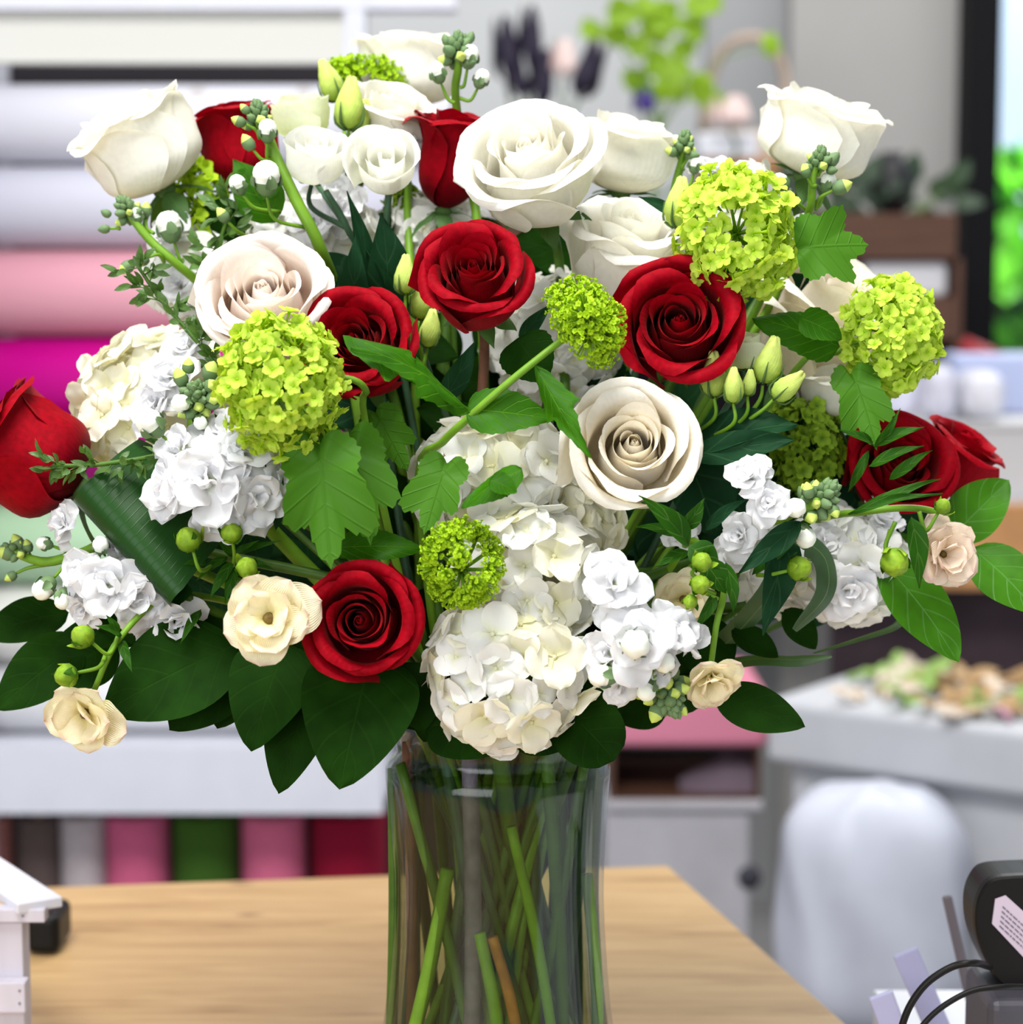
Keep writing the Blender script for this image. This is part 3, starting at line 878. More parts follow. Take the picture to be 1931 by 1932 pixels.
def stock_bud(t, px, py, d, size, axis, kind='white', origin=None, r=0.0011):
    a = dirw(*axis); p = W(px, py, d); s = S(size, d)
    base = p - a * s * 0.5
    link('bud', BM[kind][0], t, mat4=M4(frame(a), base, s))
    if origin is not None:
        o = Vector(origin)
        side_stem(t, [base, base - a * s * 0.5 + (o - base) * 0.2, o], r, STEML, 'stalk', 8)
def stock_bloom(t, px, py, d, size, axis, seed=0, small=False):
    rng = random.Random(seed)
    a = dirw(*axis)
    link('blossom', rng.choice(STKS if small else STKM), t, mat4=M4(frame(a, roll=rng.uniform(0, 6)), W(px, py, d), S(size, d) * 0.57))

def stock(tip, blooms, buds, path, label, seed=1, neck=None, tipsize=60, tipaxis=(0, 1, 0), leaves=(), foot=None, r=0.0026, tipn=26):
    """path: points (px, py, d) from under the tip down towards the vase"""
    pp = [W(*q) for q in path]
    ax = (pp[0] - pp[1]).normalized()
    p2, foot = stem_route(pp[-1], (pp[-2] - pp[-1]), r, neck, foot)
    pts = ([W(*tip)] if tip else []) + pp + p2[2:]
    t = thing('stock_stem', foot, label, 'stock flower')
    if tip: stock_tip(t, tip[0], tip[1], tip[2], tipsize, tipaxis, seed, tipn)
    add_stem(t, pts, r, STEML, n=40)
    for i, b in enumerate(blooms): stock_bloom(t, b[0], b[1], b[2], b[3], b[4], seed * 31 + i, small=len(b) > 5)
    for i, b in enumerate(buds):
        o = W(*b[6]) if len(b) > 6 else None
        stock_bud(t, b[0], b[1], b[2], b[3], b[4], b[5], o)
    for i, l in enumerate(leaves):
        leaf_between('leaf', t, W(*l[0]), W(*l[1]), S(l[2]), LEAFL if len(l) < 5 else l[4], l[3], seed + i, shape='lance', nl=12, nw=5, fold=0.3, bend=0.6)
    return t

# ---------------------------------------------------------------- butterfly ranunculus
def ran_bloom(t, px, py, d, size, axis, mat=RANC, seed=1, N=13, up=1.0):
    rng = random.Random(seed); a = dirw(*axis); p = W(px, py, d); s = S(size, d) / 2
    m = M4(frame(a, roll=rng.uniform(0, 6)), p - a * s * 0.25, s)
    V, Fc = blob([(0.001, -0.02), (0.10, 0.0), (0.13, 0.10), (0.08, 0.2), (0.001, 0.22)], 10)
    c = wmesh('bloom_centre', xform(V, m), Fc, MATS['ranunculus_heart'], t)
    for k in range(N):
        f = k / (N - 1)
        an = k * R(137.5) + rng.uniform(-.2, .2)
        L = (0.66 + 0.34 * f) * rng.uniform(0.9, 1.08)
        V, Fc, Cc = leaf_grid(L, L * 1.05, 'round', nl=12, nw=11, fold=rng.uniform(-.1, .2), bend=rng.uniform(-.3, .8), wav=0.06, rng=rng)
        mm = m @ Matrix.Rotation(an, 4, 'Z') @ Matrix.Translation((0, 0.05, 0.05 * (1 - f))) @ Matrix.Rotation(R((64 - 56 * f) * up) + rng.uniform(-.22, .22), 4, 'X')
        wmesh('petal', xform(V, mm), Fc, mat, t, Cc)
plain('ranunculus_heart', (0.14, 0.09, 0.02), 0.8, noise=0.4, scale=400)
def ran_bud(t, px, py, d, size, axis, seed=1):
    rng = random.Random(seed); a = dirw(*axis); p = W(px, py, d); s = S(size, d) / 2
    m = M4(frame(a, roll=rng.uniform(0, 6)), p - a * s, s)
    V = []; Fc = []; Cc = []
    prof = [(0.001, 0), (0.5, 0.12), (0.85, 0.5), (0.92, 1.0), (0.72, 1.5), (0.35, 1.85), (0.02, 1.95)]
    lathe_geo(prof, V, Fc, 16, lambda q, z: 0.13 * abs(math.sin(2.5 * q + 2 * z)))
    Cc = [(v[2] / 2 * (0.55 + 0.45 * abs(math.sin(2.5 * math.atan2(v[1], v[0]) + v[2]))), 0, 0) for v in V]
    b = wmesh('bud', xform(V, m), Fc, BUDR, t, Cc)
    for k in range(5):
        an = k * 2 * PI / 5
        V, Fc, Cc = leaf_grid(rng.uniform(1.3, 1.75), 0.8, 'egg', nl=9, nw=5, fold=0.25, bend=rng.uniform(-1.5, -0.2), wav=0.03, rng=rng)
        mm = m @ Matrix.Rotation(an + rng.uniform(-.2, .2), 4, 'Z') @ Matrix.Translation((0, 0.62, 0.12)) @ Matrix.Rotation(R(rng.uniform(52, 80)), 4, 'X')
        o = wmesh('sepal', xform(V, mm), Fc, LEAFR if k % 2 else BUDR, None, Cc)
        wl = o.location.copy(); o.parent = b; o.location = wl - t.location - b.location

def ranunculus(label, path, blooms=(), buds=(), leaves=(), seed=1, neck=None, foot=None, r=0.0019):
    pp = [W(*q) for q in path]
    p2, foot = stem_route(pp[-1], (pp[-2] - pp[-1]), r, neck, foot)
    t = thing('butterfly_ranunculus', foot, label, 'ranunculus')
    add_stem(t, pp + p2[2:], r, STEML, n=40)
    for i, b in enumerate(blooms): ran_bloom(t, *b[:5], mat=b[5], seed=seed * 13 + i, N=b[6] if len(b) > 6 else 13, up=b[7] if len(b) > 7 else 1.0)
    for i, b in enumerate(buds):
        ran_bud(t, *b[:5], seed=seed * 17 + i)
        if len(b) > 5:
            a = dirw(*b[4]); p = W(b[0], b[1], b[2]) - a * S(b[3]) / 2
            side_stem(t, [p, p - a * 0.012, W(*b[5])], 0.0012, STEML)
    for i, l in enumerate(leaves):
        leaf_between('leaf', t, W(*l[0]), W(*l[1]), S(l[2]), LEAFR, l[3], seed + i, shape='lance', nl=12, nw=5, fold=0.3, bend=0.7)
    return t
# ---------------------------------------------------------------- room
def PY(px, py, Y):
    """point of the vertical plane y = Y seen at the pixel"""
    r = W(px, py, 0) - CAM
    return CAM + r * ((Y - CAM.y) / r.y)
def PZ(px, py, Z):
    r = W(px, py, 0) - CAM
    return CAM + r * ((Z - CAM.z) / r.z)
def box(name, x0, x1, y0, y1, z0, z1, mat, parent=None, bevel=0.0, rot=0.0, pivot=None, **props):
    V = []; Fc = []
    box_geo(x0, x1, y0, y1, z0, z1, V, Fc)
    if rot:
        pv = Vector(pivot or ((x0 + x1) / 2, (y0 + y1) / 2, 0)); m = Matrix.Translation(pv) @ Matrix.Rotation(rot, 4, 'Z') @ Matrix.Translation(-pv)
        V = xform(V, m)
    o = wmesh(name, V, Fc, mat, parent, smooth=False, **props)
    if bevel:
        b = o.modifiers.new('bevel', 'BEVEL'); b.width = bevel; b.segments = 3
    return o
def pxbox(name, x0, y0, x1, y1, Y, depth, mat, parent=None, bevel=0.0, **props):
    """box whose front face, in the plane y = Y, spans the pixel rectangle"""
    a = PY(x0, y1, Y); b = PY(x1, y0, Y)
    return box(name, a.x, b.x, Y, Y + depth, a.z, b.z, mat, parent, bevel, **props)

WALLW = plain('white_wall_paint', (0.60, 0.61, 0.61), 0.8, noise=0.03, scale=3)
WALLG = plain('grey_wall_paint', (0.37, 0.36, 0.345), 0.85, noise=0.05, scale=3)
FLOOR = plain('grey_concrete_floor', (0.30, 0.29, 0.29), 0.7, noise=0.2, scale=4)
BLACK = plain('black_window_frame', (0.006, 0.006, 0.007), 0.6, spec=0.1)
FRAMEW = plain('white_painted_rack', (0.60, 0.61, 0.68), 0.5, noise=0.03)
BEIGE = plain('cream_panel', (0.60, 0.60, 0.56), 0.6)
DARKB = plain('dark_backing', (0.035, 0.03, 0.035), 0.9)
FZ = -0.90
box('floor', -3.2, 3.6, -2.6, 7.5, FZ - 0.05, FZ, FLOOR, kind='structure')
box('wall_back', -3.2, PY(1400, 0, 3.9).x, 3.9, 4.0, FZ, 2.6, WALLW, kind='structure')
box('wall_right', PY(1335, 0, 3.5).x, PY(1500, 0, 3.5).x, 3.5, 3.6, FZ, 2.6, plain('blue_grey_wall_paint', (0.36, 0.365, 0.37), 0.85), kind='structure')
box('wall_side', PY(1495, 0, 3.4).x, PY(1840, 0, 3.4).x, 3.4, 3.5, FZ, 2.6, WALLG, kind='structure')
xa = PY(1828, 0, 3.3).x; xb = PY(1893, 0, 3.3).x
box('trim_1', xa, xb, 3.3, 3.42, FZ, 2.6, BLACK, kind='structure')
box('trim_2', xb, xb + 1.2, 3.3, 3.42, PY(1900, 905, 3.3).z, PY(1900, 880, 3.3).z, BLACK, kind='structure')
GLASSW = bpy.data.materials.new('window_glass'); GLASSW.use_nodes = True
def thin_glass(m, tint, ior, rough=0.0, refl=1.0, shade=None):
    t = m.node_tree; N = t.nodes; L = t.links
    for n in list(N):
        if n.type != 'OUTPUT_MATERIAL': N.remove(n)
    out = [n for n in N if n.type == 'OUTPUT_MATERIAL'][0]
    tr = N.new('ShaderNodeBsdfTransparent'); tr.inputs[0].default_value = (*tint, 1)
    gl = N.new('ShaderNodeBsdfGlossy'); gl.inputs['Roughness'].default_value = rough; gl.inputs[0].default_value = (refl, refl, refl, 1)
    # Schlick reflectance, the same from inside and outside
    lf = N.new('ShaderNodeLayerWeight'); lf.inputs[0].default_value = 0.5
    pw = N.new('ShaderNodeMath'); pw.operation = 'POWER'; pw.inputs[1].default_value = 4.0
    L.new(lf.outputs['Facing'], pw.inputs[0])
    f0 = ((ior - 1) / (ior + 1)) ** 2
    fr = N.new('ShaderNodeMath'); fr.operation = 'MULTIPLY_ADD'; fr.inputs[1].default_value = 0.42 * (1 - f0); fr.inputs[2].default_value = f0 * 0.4
    L.new(pw.outputs[0], fr.inputs[0])
    if shade is not None:            # longer way through the wall at grazing angles
        lw = N.new('ShaderNodeLayerWeight'); lw.inputs[0].default_value = 0.25
        mc = N.new('ShaderNodeMix'); mc.data_type = 'RGBA'; mc.inputs[6].default_value = (*tint, 1); mc.inputs[7].default_value = (*shade, 1)
        L.new(lw.outputs['Facing'], mc.inputs[0]); L.new(mc.outputs[2], tr.inputs[0])
    mx = N.new('ShaderNodeMixShader')
    L.new(fr.outputs[0], mx.inputs[0]); L.new(tr.outputs[0], mx.inputs[1]); L.new(gl.outputs[0], mx.inputs[2]); L.new(mx.outputs[0], out.inputs[0])
    return m
thin_glass(GLASSW, (0.95, 0.97, 0.97), 1.45)
box('window_1', xb, xb + 1.2, 3.35, 3.36, FZ, 2.6, GLASSW, kind='structure')
# green bush outside the window
rb = random.Random(3)
V = []; Fc = []; Cc = []
HEDGE = plain('sunlit_bush_leaves', (0.16, 0.62, 0.03), 0.6, noise=0.3, scale=8)
cb = PY(1960, 560, 5.2)
for i in range(900):
    a = rb.uniform(0, 6.28); q = rb.uniform(-1, 1); s = math.sqrt(1 - q * q) * rb.uniform(0.75, 1)
    p = cb + Vector((0.45 * s * math.cos(a), 0.35 * s * math.sin(a), 0.36 * q - 0.02))
    m = M4(frame(Vector((rb.uniform(-1, 1), rb.uniform(-1, 0.2), rb.uniform(0, 1)))), p, 1)
    v, f, c = leaf_grid(0.13, 0.09, 'oval', nl=5, nw=3, rng=rb)
    b = len(V); V += xform(v, m); Fc += [tuple(b + k for k in g) for g in f]
br = thing('garden_bush', (cb.x, cb.y, FZ), 'bright green bush outside the window at the right edge', 'bush')
wmesh('foliage', V, Fc, HEDGE, br)
V = []; Fc = []
for k in range(5): tube_geo(bez([Vector((cb.x, cb.y, FZ)), Vector((cb.x + 0.05 * (k - 2), cb.y, cb.z - 0.6)), cb + Vector((0.12 * (k - 2), 0.05 * (k % 2), 0))], 8), [0.02, 0.012, 0.006], V, Fc, 6)
wmesh('branches', V, Fc, STEMB, br)

area('daylight_outside', (cb.x + 0.2, 4.2, 3.4), (cb.x, 5.4, 0.4), 1.5, 1.5, 190, (1.0, 1.0, 0.96))
box('sky_backdrop', 1.2, 6.0, 7.2, 7.3, FZ, 4.0, plain('pale_blue_sky', (0.60, 0.72, 0.92), 0.8, noise=0.1, scale=1.5), kind='structure')  # added backdrop; its pale blue stands in for the bright sky
# ---------------------------------------------------------------- wooden table under the vase
m_, t_, N_, L_, P_ = nt('oak_tabletop')
tc = N_.new('ShaderNodeTexCoord'); mp = N_.new('ShaderNodeMapping'); mp.inputs['Scale'].default_value = (1.0, 9.0, 1.0)
L_.new(tc.outputs['Object'], mp.inputs[0])
nz = N_.new('ShaderNodeTexNoise'); nz.inputs['Scale'].default_value = 5.0; nz.inputs['Detail'].default_value = 6; nz.inputs['Distortion'].default_value = 1.2
L_.new(mp.outputs[0], nz.inputs['Vector'])
nf = N_.new('ShaderNodeTexNoise'); nf.inputs['Scale'].default_value = 40; nf.inputs['Detail'].default_value = 5
mp2 = N_.new('ShaderNodeMapping'); mp2.inputs['Scale'].default_value = (1.0, 16.0, 1.0); L_.new(tc.outputs['Object'], mp2.inputs[0]); L_.new(mp2.outputs[0], nf.inputs['Vector'])
br_ = N_.new('ShaderNodeMapping'); br_.inputs['Scale'].default_value = (0.001, 8.5, 1); L_.new(tc.outputs['Object'], br_.inputs[0])
vo = N_.new('ShaderNodeTexVoronoi'); vo.voronoi_dimensions = '1D'
sx = N_.new('ShaderNodeSeparateXYZ'); L_.new(br_.outputs[0], sx.inputs[0]); L_.new(sx.outputs[1], vo.inputs['W'])
ad = N_.new('ShaderNodeMath'); ad.operation = 'MULTIPLY_ADD'; ad.inputs[1].default_value = 0.35
L_.new(nf.outputs[0], ad.inputs[0]); L_.new(nz.outputs[0], ad.inputs[2])
ad2 = N_.new('ShaderNodeMath'); ad2.operation = 'MULTIPLY_ADD'; ad2.inputs[1].default_value = 0.14
vs = N_.new('ShaderNodeSeparateColor'); L_.new(vo.outputs['Color'], vs.inputs[0])
L_.new(vs.outputs[0], ad2.inputs[0]); L_.new(ad.outputs[0], ad2.inputs[2])
cr = N_.new('ShaderNodeValToRGB'); L_.new(ad2.outputs[0], cr.inputs[0])
cr.color_ramp.elements[0].position = 0.42; cr.color_ramp.elements[0].color = (0.25, 0.135, 0.052, 1)
cr.color_ramp.elements[1].position = 0.92; cr.color_ramp.elements[1].color = (0.50, 0.325, 0.150, 1)
e = cr.color_ramp.elements.new(0.62); e.color = (0.39, 0.24, 0.102, 1)
# two knots
last = cr.outputs[0]
TBL_KNOTS = [(470, 1726), (455, 1667)]
for kx, ky in TBL_KNOTS:
    kp = PZ(kx, ky, 0)
    vm = N_.new('ShaderNodeVectorMath'); vm.operation = 'SUBTRACT'; vm.inputs[1].default_value = (kp.x, kp.y, 0)
    ge = N_.new('ShaderNodeNewGeometry'); L_.new(ge.outputs['Position'], vm.inputs[0])
    sc_ = N_.new('ShaderNodeVectorMath'); sc_.operation = 'MULTIPLY'; sc_.inputs[1].default_value = (0.55, 1.1, 0.0); L_.new(vm.outputs[0], sc_.inputs[0])
    ln = N_.new('ShaderNodeVectorMath'); ln.operation = 'LENGTH'; L_.new(sc_.outputs[0], ln.inputs[0])
    mr = N_.new('ShaderNodeMapRange'); mr.inputs[1].default_value = 0.0; mr.inputs[2].default_value = 0.008; mr.inputs[3].default_value = 0.8; mr.inputs[4].default_value = 0; L_.new(ln.outputs['Value'], mr.inputs[0])
    mk = N_.new('ShaderNodeMix'); mk.data_type = 'RGBA'; mk.inputs[7].default_value = (0.10, 0.045, 0.025, 1)
    L_.new(mr.outputs[0], mk.inputs[0]); L_.new(last, mk.inputs[6]); last = mk.outputs[2]
L_.new(last, P_.inputs['Base Color']); P_.inputs['Roughness'].default_value = 0.42
OAK = m_
corner = PZ(1262, 1632, 0); leftb = PZ(0, 1676, 0); rightf = PZ(1600, 1932, 0)
dr = (rightf - corner).normalized(); dl = (leftb - corner).normalized()
tb = thing('oak_table', (0, 0.1, FZ), 'light oak table the glass vase stands on', 'table')
A = corner; B = corner + dr * 1.15; Dp = corner + dl * 1.6; E = Dp + dr * 1.15
V = [tuple(p) for p in (A, B, E, Dp)] + [(p.x, p.y, -0.032) for p in (A, B, E, Dp)]
ob = wmesh('tabletop', V, [(0, 3, 2, 1), (4, 5, 6, 7), (0, 1, 5, 4), (1, 2, 6, 5), (2, 3, 7, 6), (3, 0, 4, 7)], OAK, tb, smooth=False)
bv = ob.modifiers.new('bevel', 'BEVEL'); bv.width = 0.003; bv.segments = 3
for p in (A, B, E, Dp):
    c = (A + B + E + Dp) / 4; q = p.lerp(c, 0.07)
    box('leg', q.x - 0.03, q.x + 0.03, q.y - 0.03, q.y + 0.03, FZ, -0.034, OAK, tb)

# ---------------------------------------------------------------- rack of wrapping rolls
YR = 1.55
rk = thing('paper_roll_rack', (PY(300, 900, YR).x, YR + 0.2, FZ), 'tall white rack holding the coloured wrapping rolls on the left', 'rack')
pxbox('header_panel', -60, 18, 650, 118, YR + 0.02, 0.03, BEIGE, rk)
pxbox('top_rail', -60, -60, 690, 17, YR, 0.05, FRAMEW, rk)
pxbox('top_rail', 690, -60, 860, 17, YR, 0.05, FRAMEW, rk)
pxbox('side_post', 650, 18, 690, 150, YR, 0.05, FRAMEW, rk)
pxbox('back_panel', -260, 118, 860, 1700, YR + 0.22, 0.02, DARKB, rk)
pxbox('shelf_board', -60, 1410, 722, 1535, YR - 0.05, 0.25, FRAMEW, rk)
bp_ = PY(0, 1700, YR)
pxbox('side_panel', 722, 1400, 732, 1500, YR - 0.04, 0.24, FRAMEW, rk)
pxbox('foot_board', -60, 1860, 740, 1990, YR - 0.05, 0.25, FRAMEW, rk)
x0r = PY(-60, 0, YR).x; x1r = PY(735, 0, YR).x
box('side_panel', x0r - 0.02, x0r, YR - 0.04, YR + 0.24, FZ, PY(0, -60, YR).z, FRAMEW, rk)
box('foot', x1r - 0.02, x1r, YR, YR + 0.2, FZ, PY(0, 1960, YR).z, FRAMEW, rk)
SPOT = plain('white_dotted_paper', (0.78, 0.78, 0.83), 0.5)
t_ = SPOT.node_tree; N_ = t_.nodes; L_ = t_.links
tc = N_.new('ShaderNodeTexCoord'); vo = N_.new('ShaderNodeTexVoronoi'); vo.inputs['Scale'].default_value = 17
L_.new(tc.outputs['Object'], vo.inputs['Vector'])
mr = N_.new('ShaderNodeMapRange'); mr.inputs[1].default_value = 0.16; mr.inputs[2].default_value = 0.20; mr.inputs[3].default_value = 0.8; mr.inputs[4].default_value = 0
L_.new(vo.outputs['Distance'], mr.inputs[0])
mk = N_.new('ShaderNodeMix'); mk.data_type = 'RGBA'; mk.inputs[6].default_value = (0.66, 0.66, 0.73, 1); mk.inputs[7].default_value = (0.45, 0.40, 0.36, 1)
L_.new(mr.outputs[0], mk.inputs[0]); L_.new(mk.outputs[2], N_['Principled BSDF'].inputs['Base Color'])
CARD = plain('cardboard_core', (0.35, 0.24, 0.14), 0.8)
def paper_roll(y0, y1, xr, mat, label):
    a = PY(-50, y1, YR - 0.0); b = PY(xr, y0, YR)
    r = (b.z - a.z) / 2 * 0.985; zc = (a.z + b.z) / 2
    t = thing('wrapping_roll', ((a.x + b.x) / 2, YR + r, zc - r), label, 'wrapping roll', 'wrapping rolls on the white rack')
    V = []; Fc = []
    tube_geo([Vector((a.x, YR + r, zc)), Vector((b.x, YR + r, zc))], r, V, Fc, 40)
    o = wmesh('paper', V, Fc, mat, t)
    V = []; Fc = []
    tube_geo([Vector((a.x - 0.01, YR + r, zc)), Vector((b.x + 0.01, YR + r, zc))], r * 0.22, V, Fc, 16)
    wmesh('core', V, Fc, CARD, t)
paper_roll(152, 306, 850, SPOT, 'white wrapping roll with faint dark spots, topmost on the rack')
paper_roll(308, 466, 845, plain('lilac_white_paper', (0.58, 0.58, 0.67), 0.5), 'lilac white wrapping roll between the spotted roll and the pink roll')
bpy.data.materials['lilac_white_paper']
paper_roll(468, 636, 845, plain('pale_pink_paper', (0.68, 0.32, 0.39), 0.45), 'pale pink wrapping roll above the magenta one')
paper_roll(638, 800, 845, plain('magenta_paper', (0.50, 0.0, 0.22), 0.4), 'magenta wrapping roll just under the pale pink roll')
paper_roll(802, 948, 845, plain('dark_magenta_paper', (0.22, 0.0, 0.11), 0.4), 'dark magenta wrapping roll behind the far left red rose')
paper_roll(950, 1112, 780, plain('sage_green_paper', (0.42, 0.62, 0.40), 0.5), 'sage green wrapping roll behind the left stock flowers')
paper_roll(1114, 1262, 760, plain('cream_white_paper', (0.80, 0.80, 0.74), 0.5), 'cream white wrapping roll just under the sage green roll')
paper_roll(1264, 1392, 750, plain('pale_grey_paper', (0.70, 0.70, 0.72), 0.5), 'pale grey wrapping roll lying right above the white shelf board')
# upright felt bolts under the shelf board
def felt(x0, x1, col, label, nm):
    a = PY(x0, 1858, YR + 0.03); b = PY(x1, 1548, YR + 0.03)
    r = (b.x - a.x) / 2; xc = (a.x + b.x) / 2
    t = thing('felt_bolt', (xc, YR + 0.03 + r, a.z), label, 'felt roll', 'felt rolls standing under the shelf board')
    V = []; Fc = []
    # spiral-wound upright roll
    prof = [(0.001, a.z), (r * .96, a.z), (r, a.z + 0.004), (r, b.z - 0.004), (r * .96, b.z), (r * 0.3, b.z - 0.002), (r * 0.28, b.z - 0.02), (0.001, b.z - 0.02)]
    lathe_geo(prof, V, Fc, 32)
    V = [(x + xc, y + YR + 0.03 + r, z) for x, y, z in V]
    wmesh('felt', V, Fc, plain(nm, col, 0.95, noise=0.12, scale=120), t)
    V = []; Fc = []
    tube_geo([Vector((xc, YR + 0.03 + r, a.z + 0.02)), Vector((xc, YR + 0.03 + r, b.z + 0.004))], r * 0.2, V, Fc, 12)
    wmesh('core', V, Fc, CARD, t)
felt(-75, 14, (0.36, 0.14, 0.12), 'rusty red felt bolt at the left end under the shelf board', 'rust_felt')
felt(28, 108, (0.085, 0.060, 0.055), 'dark brown felt bolt under the shelf board', 'brown_felt')
felt(112, 192, (0.40, 0.35, 0.36), 'light grey felt bolt between brown and pink bolts', 'grey_felt')
felt(194, 312, (0.50, 0.095, 0.19), 'pink felt bolt between the grey and the green bolt', 'pink_felt')
felt(322, 444, (0.03, 0.085, 0.006), 'green felt bolt standing between two pink bolts', 'green_felt')
felt(452, 572, (0.52, 0.11, 0.20), 'pink felt bolt beside the crimson bolt', 'rose_felt')
felt(584, 726, (0.20, 0.0, 0.018), 'crimson felt bolt behind the left side of the vase', 'crimson_felt')

# ---------------------------------------------------------------- far counter with vases and flowers
YC = 2.7
WOOD = plain('orange_brown_wood', (0.36, 0.16, 0.055), 0.5, noise=0.25, scale=10, stretch=(1, 8, 8))
WOODD = plain('dark_brown_wood', (0.085, 0.038, 0.022), 0.55, noise=0.25, scale=10, stretch=(1, 8, 8))
zt = PY(1500, 402, YC).z
ds = thing('display_shelf', (PY(1600, 0, YC).x, YC + 0.2, FZ), 'dark brown wooden display shelf below the top right rose', 'shelf')
pxbox('top_board', 925, 402, 1806, 488, YC, 0.4, WOODD, ds)
pxbox('lower_board', 925, 560, 1806, 640, YC, 0.4, WOODD, ds)
pxbox('back_panel', 925, 488, 1806, 1150, YC + 0.38, 0.02, DARKB, ds)
pxbox('side_panel', 1798, 488, 1806, 1400, YC, 0.4, WOODD, ds)
pxbox('side_panel', 925, 488, 940, 1400, YC, 0.4, WOODD, ds)
zl = PY(1500, 560, YC).z
tag(pxbox('white_box', 1630, 494, 1790, 559, YC + 0.03, 0.2, plain('white_card', (0.75, 0.74, 0.76), 0.6), bevel=0.01), 'blurred white box inside the dark display shelf', 'box')
tag(pxbox('wooden_crate', 1325, 300, 1470, 401, YC + 0.05, 0.2, WOOD, bevel=0.006), 'orange brown wooden crate on the display shelf', 'crate')
tag(pxbox('white_tray', 1318, 250, 1432, 299, YC + 0.06, 0.16, plain('white_tray_plastic', (0.72, 0.74, 0.80), 0.4), bevel=0.008), 'white tray on top of the orange brown crate', 'tray')
def small_vase(name, px, pyb, pyt, w, Y, mat, label, cat='vase', shape='round'):
    a = PY(px, pyb, Y); b = PY(px, pyt, Y); h = b.z - a.z; r = w / F * (Y - CAM.y) / 2
    V = []; Fc = []
    if shape == 'round': prof = [(0.001, 0), (r * .55, 0), (r * .95, h * .3), (r, h * .5), (r * .8, h * .78), (r * .42, h * .9), (r * .5, h), (r * .42, h * .97), (r * .3, h * .7)]
    else: prof = [(0.001, 0), (r * .7, 0), (r * .85, h * .5), (r, h), (r * .92, h), (r * .8, h * .5)]
    lathe_geo(prof, V, Fc, 24)
    return tag(wmesh(name, [(x + a.x, y + Y + r, z + a.z) for x, y, z in V], Fc, mat), label, cat)
small_vase('black_vase', 1690, 401, 285, 88, YC + 0.05, plain('black_glaze', (0.012, 0.012, 0.014), 0.35), 'black round vase right of the top right rose')
def leafy(name, px, py, w, h, Y, n, ls, mat, label, cat, seed, base=None, potmat=None, basepy=None):
    rn = random.Random(seed); c = PY(px, py, Y); k = (Y - CAM.y) / F
    bz = PY(px, basepy or (py + h), Y).z
    t = thing(name, (c.x, Y, bz), label, cat)
    for i in range(n):
        a = rn.uniform(0, 6.28); q = rn.random() ** 0.5
        p = c + Vector((w * k * q * math.cos(a), rn.uniform(-.06, .06), h * k * q * math.sin(a)))
        y = Vector((math.cos(a), rn.uniform(-.4, .4), math.sin(a) * 0.7 + 0.3)).normalized()
        nrm = Vector((rn.uniform(-.5, .5), -1, rn.uniform(-.2, .8))); nrm = (nrm - y * nrm.dot(y)).normalized()
        m = Matrix((y.cross(nrm), y, nrm)).transposed().to_4x4(); m.translation = p
        V, Fc, Cc = leaf_grid(ls * k, ls * k * 0.6, 'egg', nl=8, nw=5, fold=.2, bend=.6, rng=rn)
        wmesh('leaf', xform(V, m), Fc, mat, t, Cc)
    V = []; Fc = []
    for i in range(5):
        tube_geo(bez([Vector((c.x, Y, bz)), Vector((c.x + rn.uniform(-.03, .03), Y, (bz + c.z) / 2)), c + Vector((w * k * rn.uniform(-.8, .8), 0, h * k * rn.uniform(-.2, .8)))], 8), [0.003, 0.002, 0.001], V, Fc, 5)
    wmesh('stems', V, Fc, mat, t)
    return t
LIME = leaf_mat('lime_leaf', (0.30, 0.50, 0.02), (0.35, 0.52, 0.06), rough=0.5, trans=0.35, transcol=(0.4, 0.6, 0.02))
DKG = leaf_mat('blackish_green_leaf', (0.015, 0.035, 0.022), (0.02, 0.045, 0.03), rough=0.5, trans=0.05)
leafy('potted_plant', 1560, 375, 130, 38, YC + 0.1, 34, 60, DKG, 'blurred dark green plant on the display shelf behind the top right rose', 'plant', 5, basepy=401)
leafy('potted_plant', 1730, 375, 70, 35, YC + 0.12, 22, 60, DKG, 'blurred dark green plant right of the black round vase', 'plant', 6, basepy=401)
# the lime greenery: a few groups of leaves on one arching plant
t = thing('lime_foliage_plant', PY(1230, 401, YC + 0.1), 'blurred lime green leafy branches behind the white roses, top centre', 'plant')
rn = random.Random(8); k = (YC + 0.1 - CAM.y) / F
for (lx, ly, lw) in ((1180, 25, 70), (1165, 60, 60), (1118, 55, 48), (1245, 45, 78), (1205, 90, 50), (1320, 12, 70), (1300, 55, 66), (1255, 20, 55), (1240, 115, 62), (1275, 130, 60), (1200, 150, 55), (1290, 90, 50), (1318, 165, 60), (1350, 190, 45), (1260, 160, 62), (1455, 85, 46), (1225, 175, 48), (1340, 5, 50), (1215, 10, 50), (1282, 175, 45)):
    p = PY(lx, ly, YC + 0.1 + rn.uniform(-.05, .05))
    for q in range(2):
        a = rn.uniform(0, 6.28); y = Vector((math.cos(a), rn.uniform(-.3, .3), math.sin(a))).normalized()
        nrm = Vector((rn.uniform(-.4, .4), -1, rn.uniform(-.2, .6))); nrm = (nrm - y * nrm.dot(y)).normalized()
        m = Matrix((y.cross(nrm), y, nrm)).transposed().to_4x4(); m.translation = p - y * lw * k * 0.5
        V, Fc, Cc = leaf_grid(lw * k, lw * k * 0.8, 'egg', nl=8, nw=5, fold=.2, bend=.6, rng=rn)
        wmesh('leaf', xform(V, m), Fc, LIME, t, Cc)
V = []; Fc = []
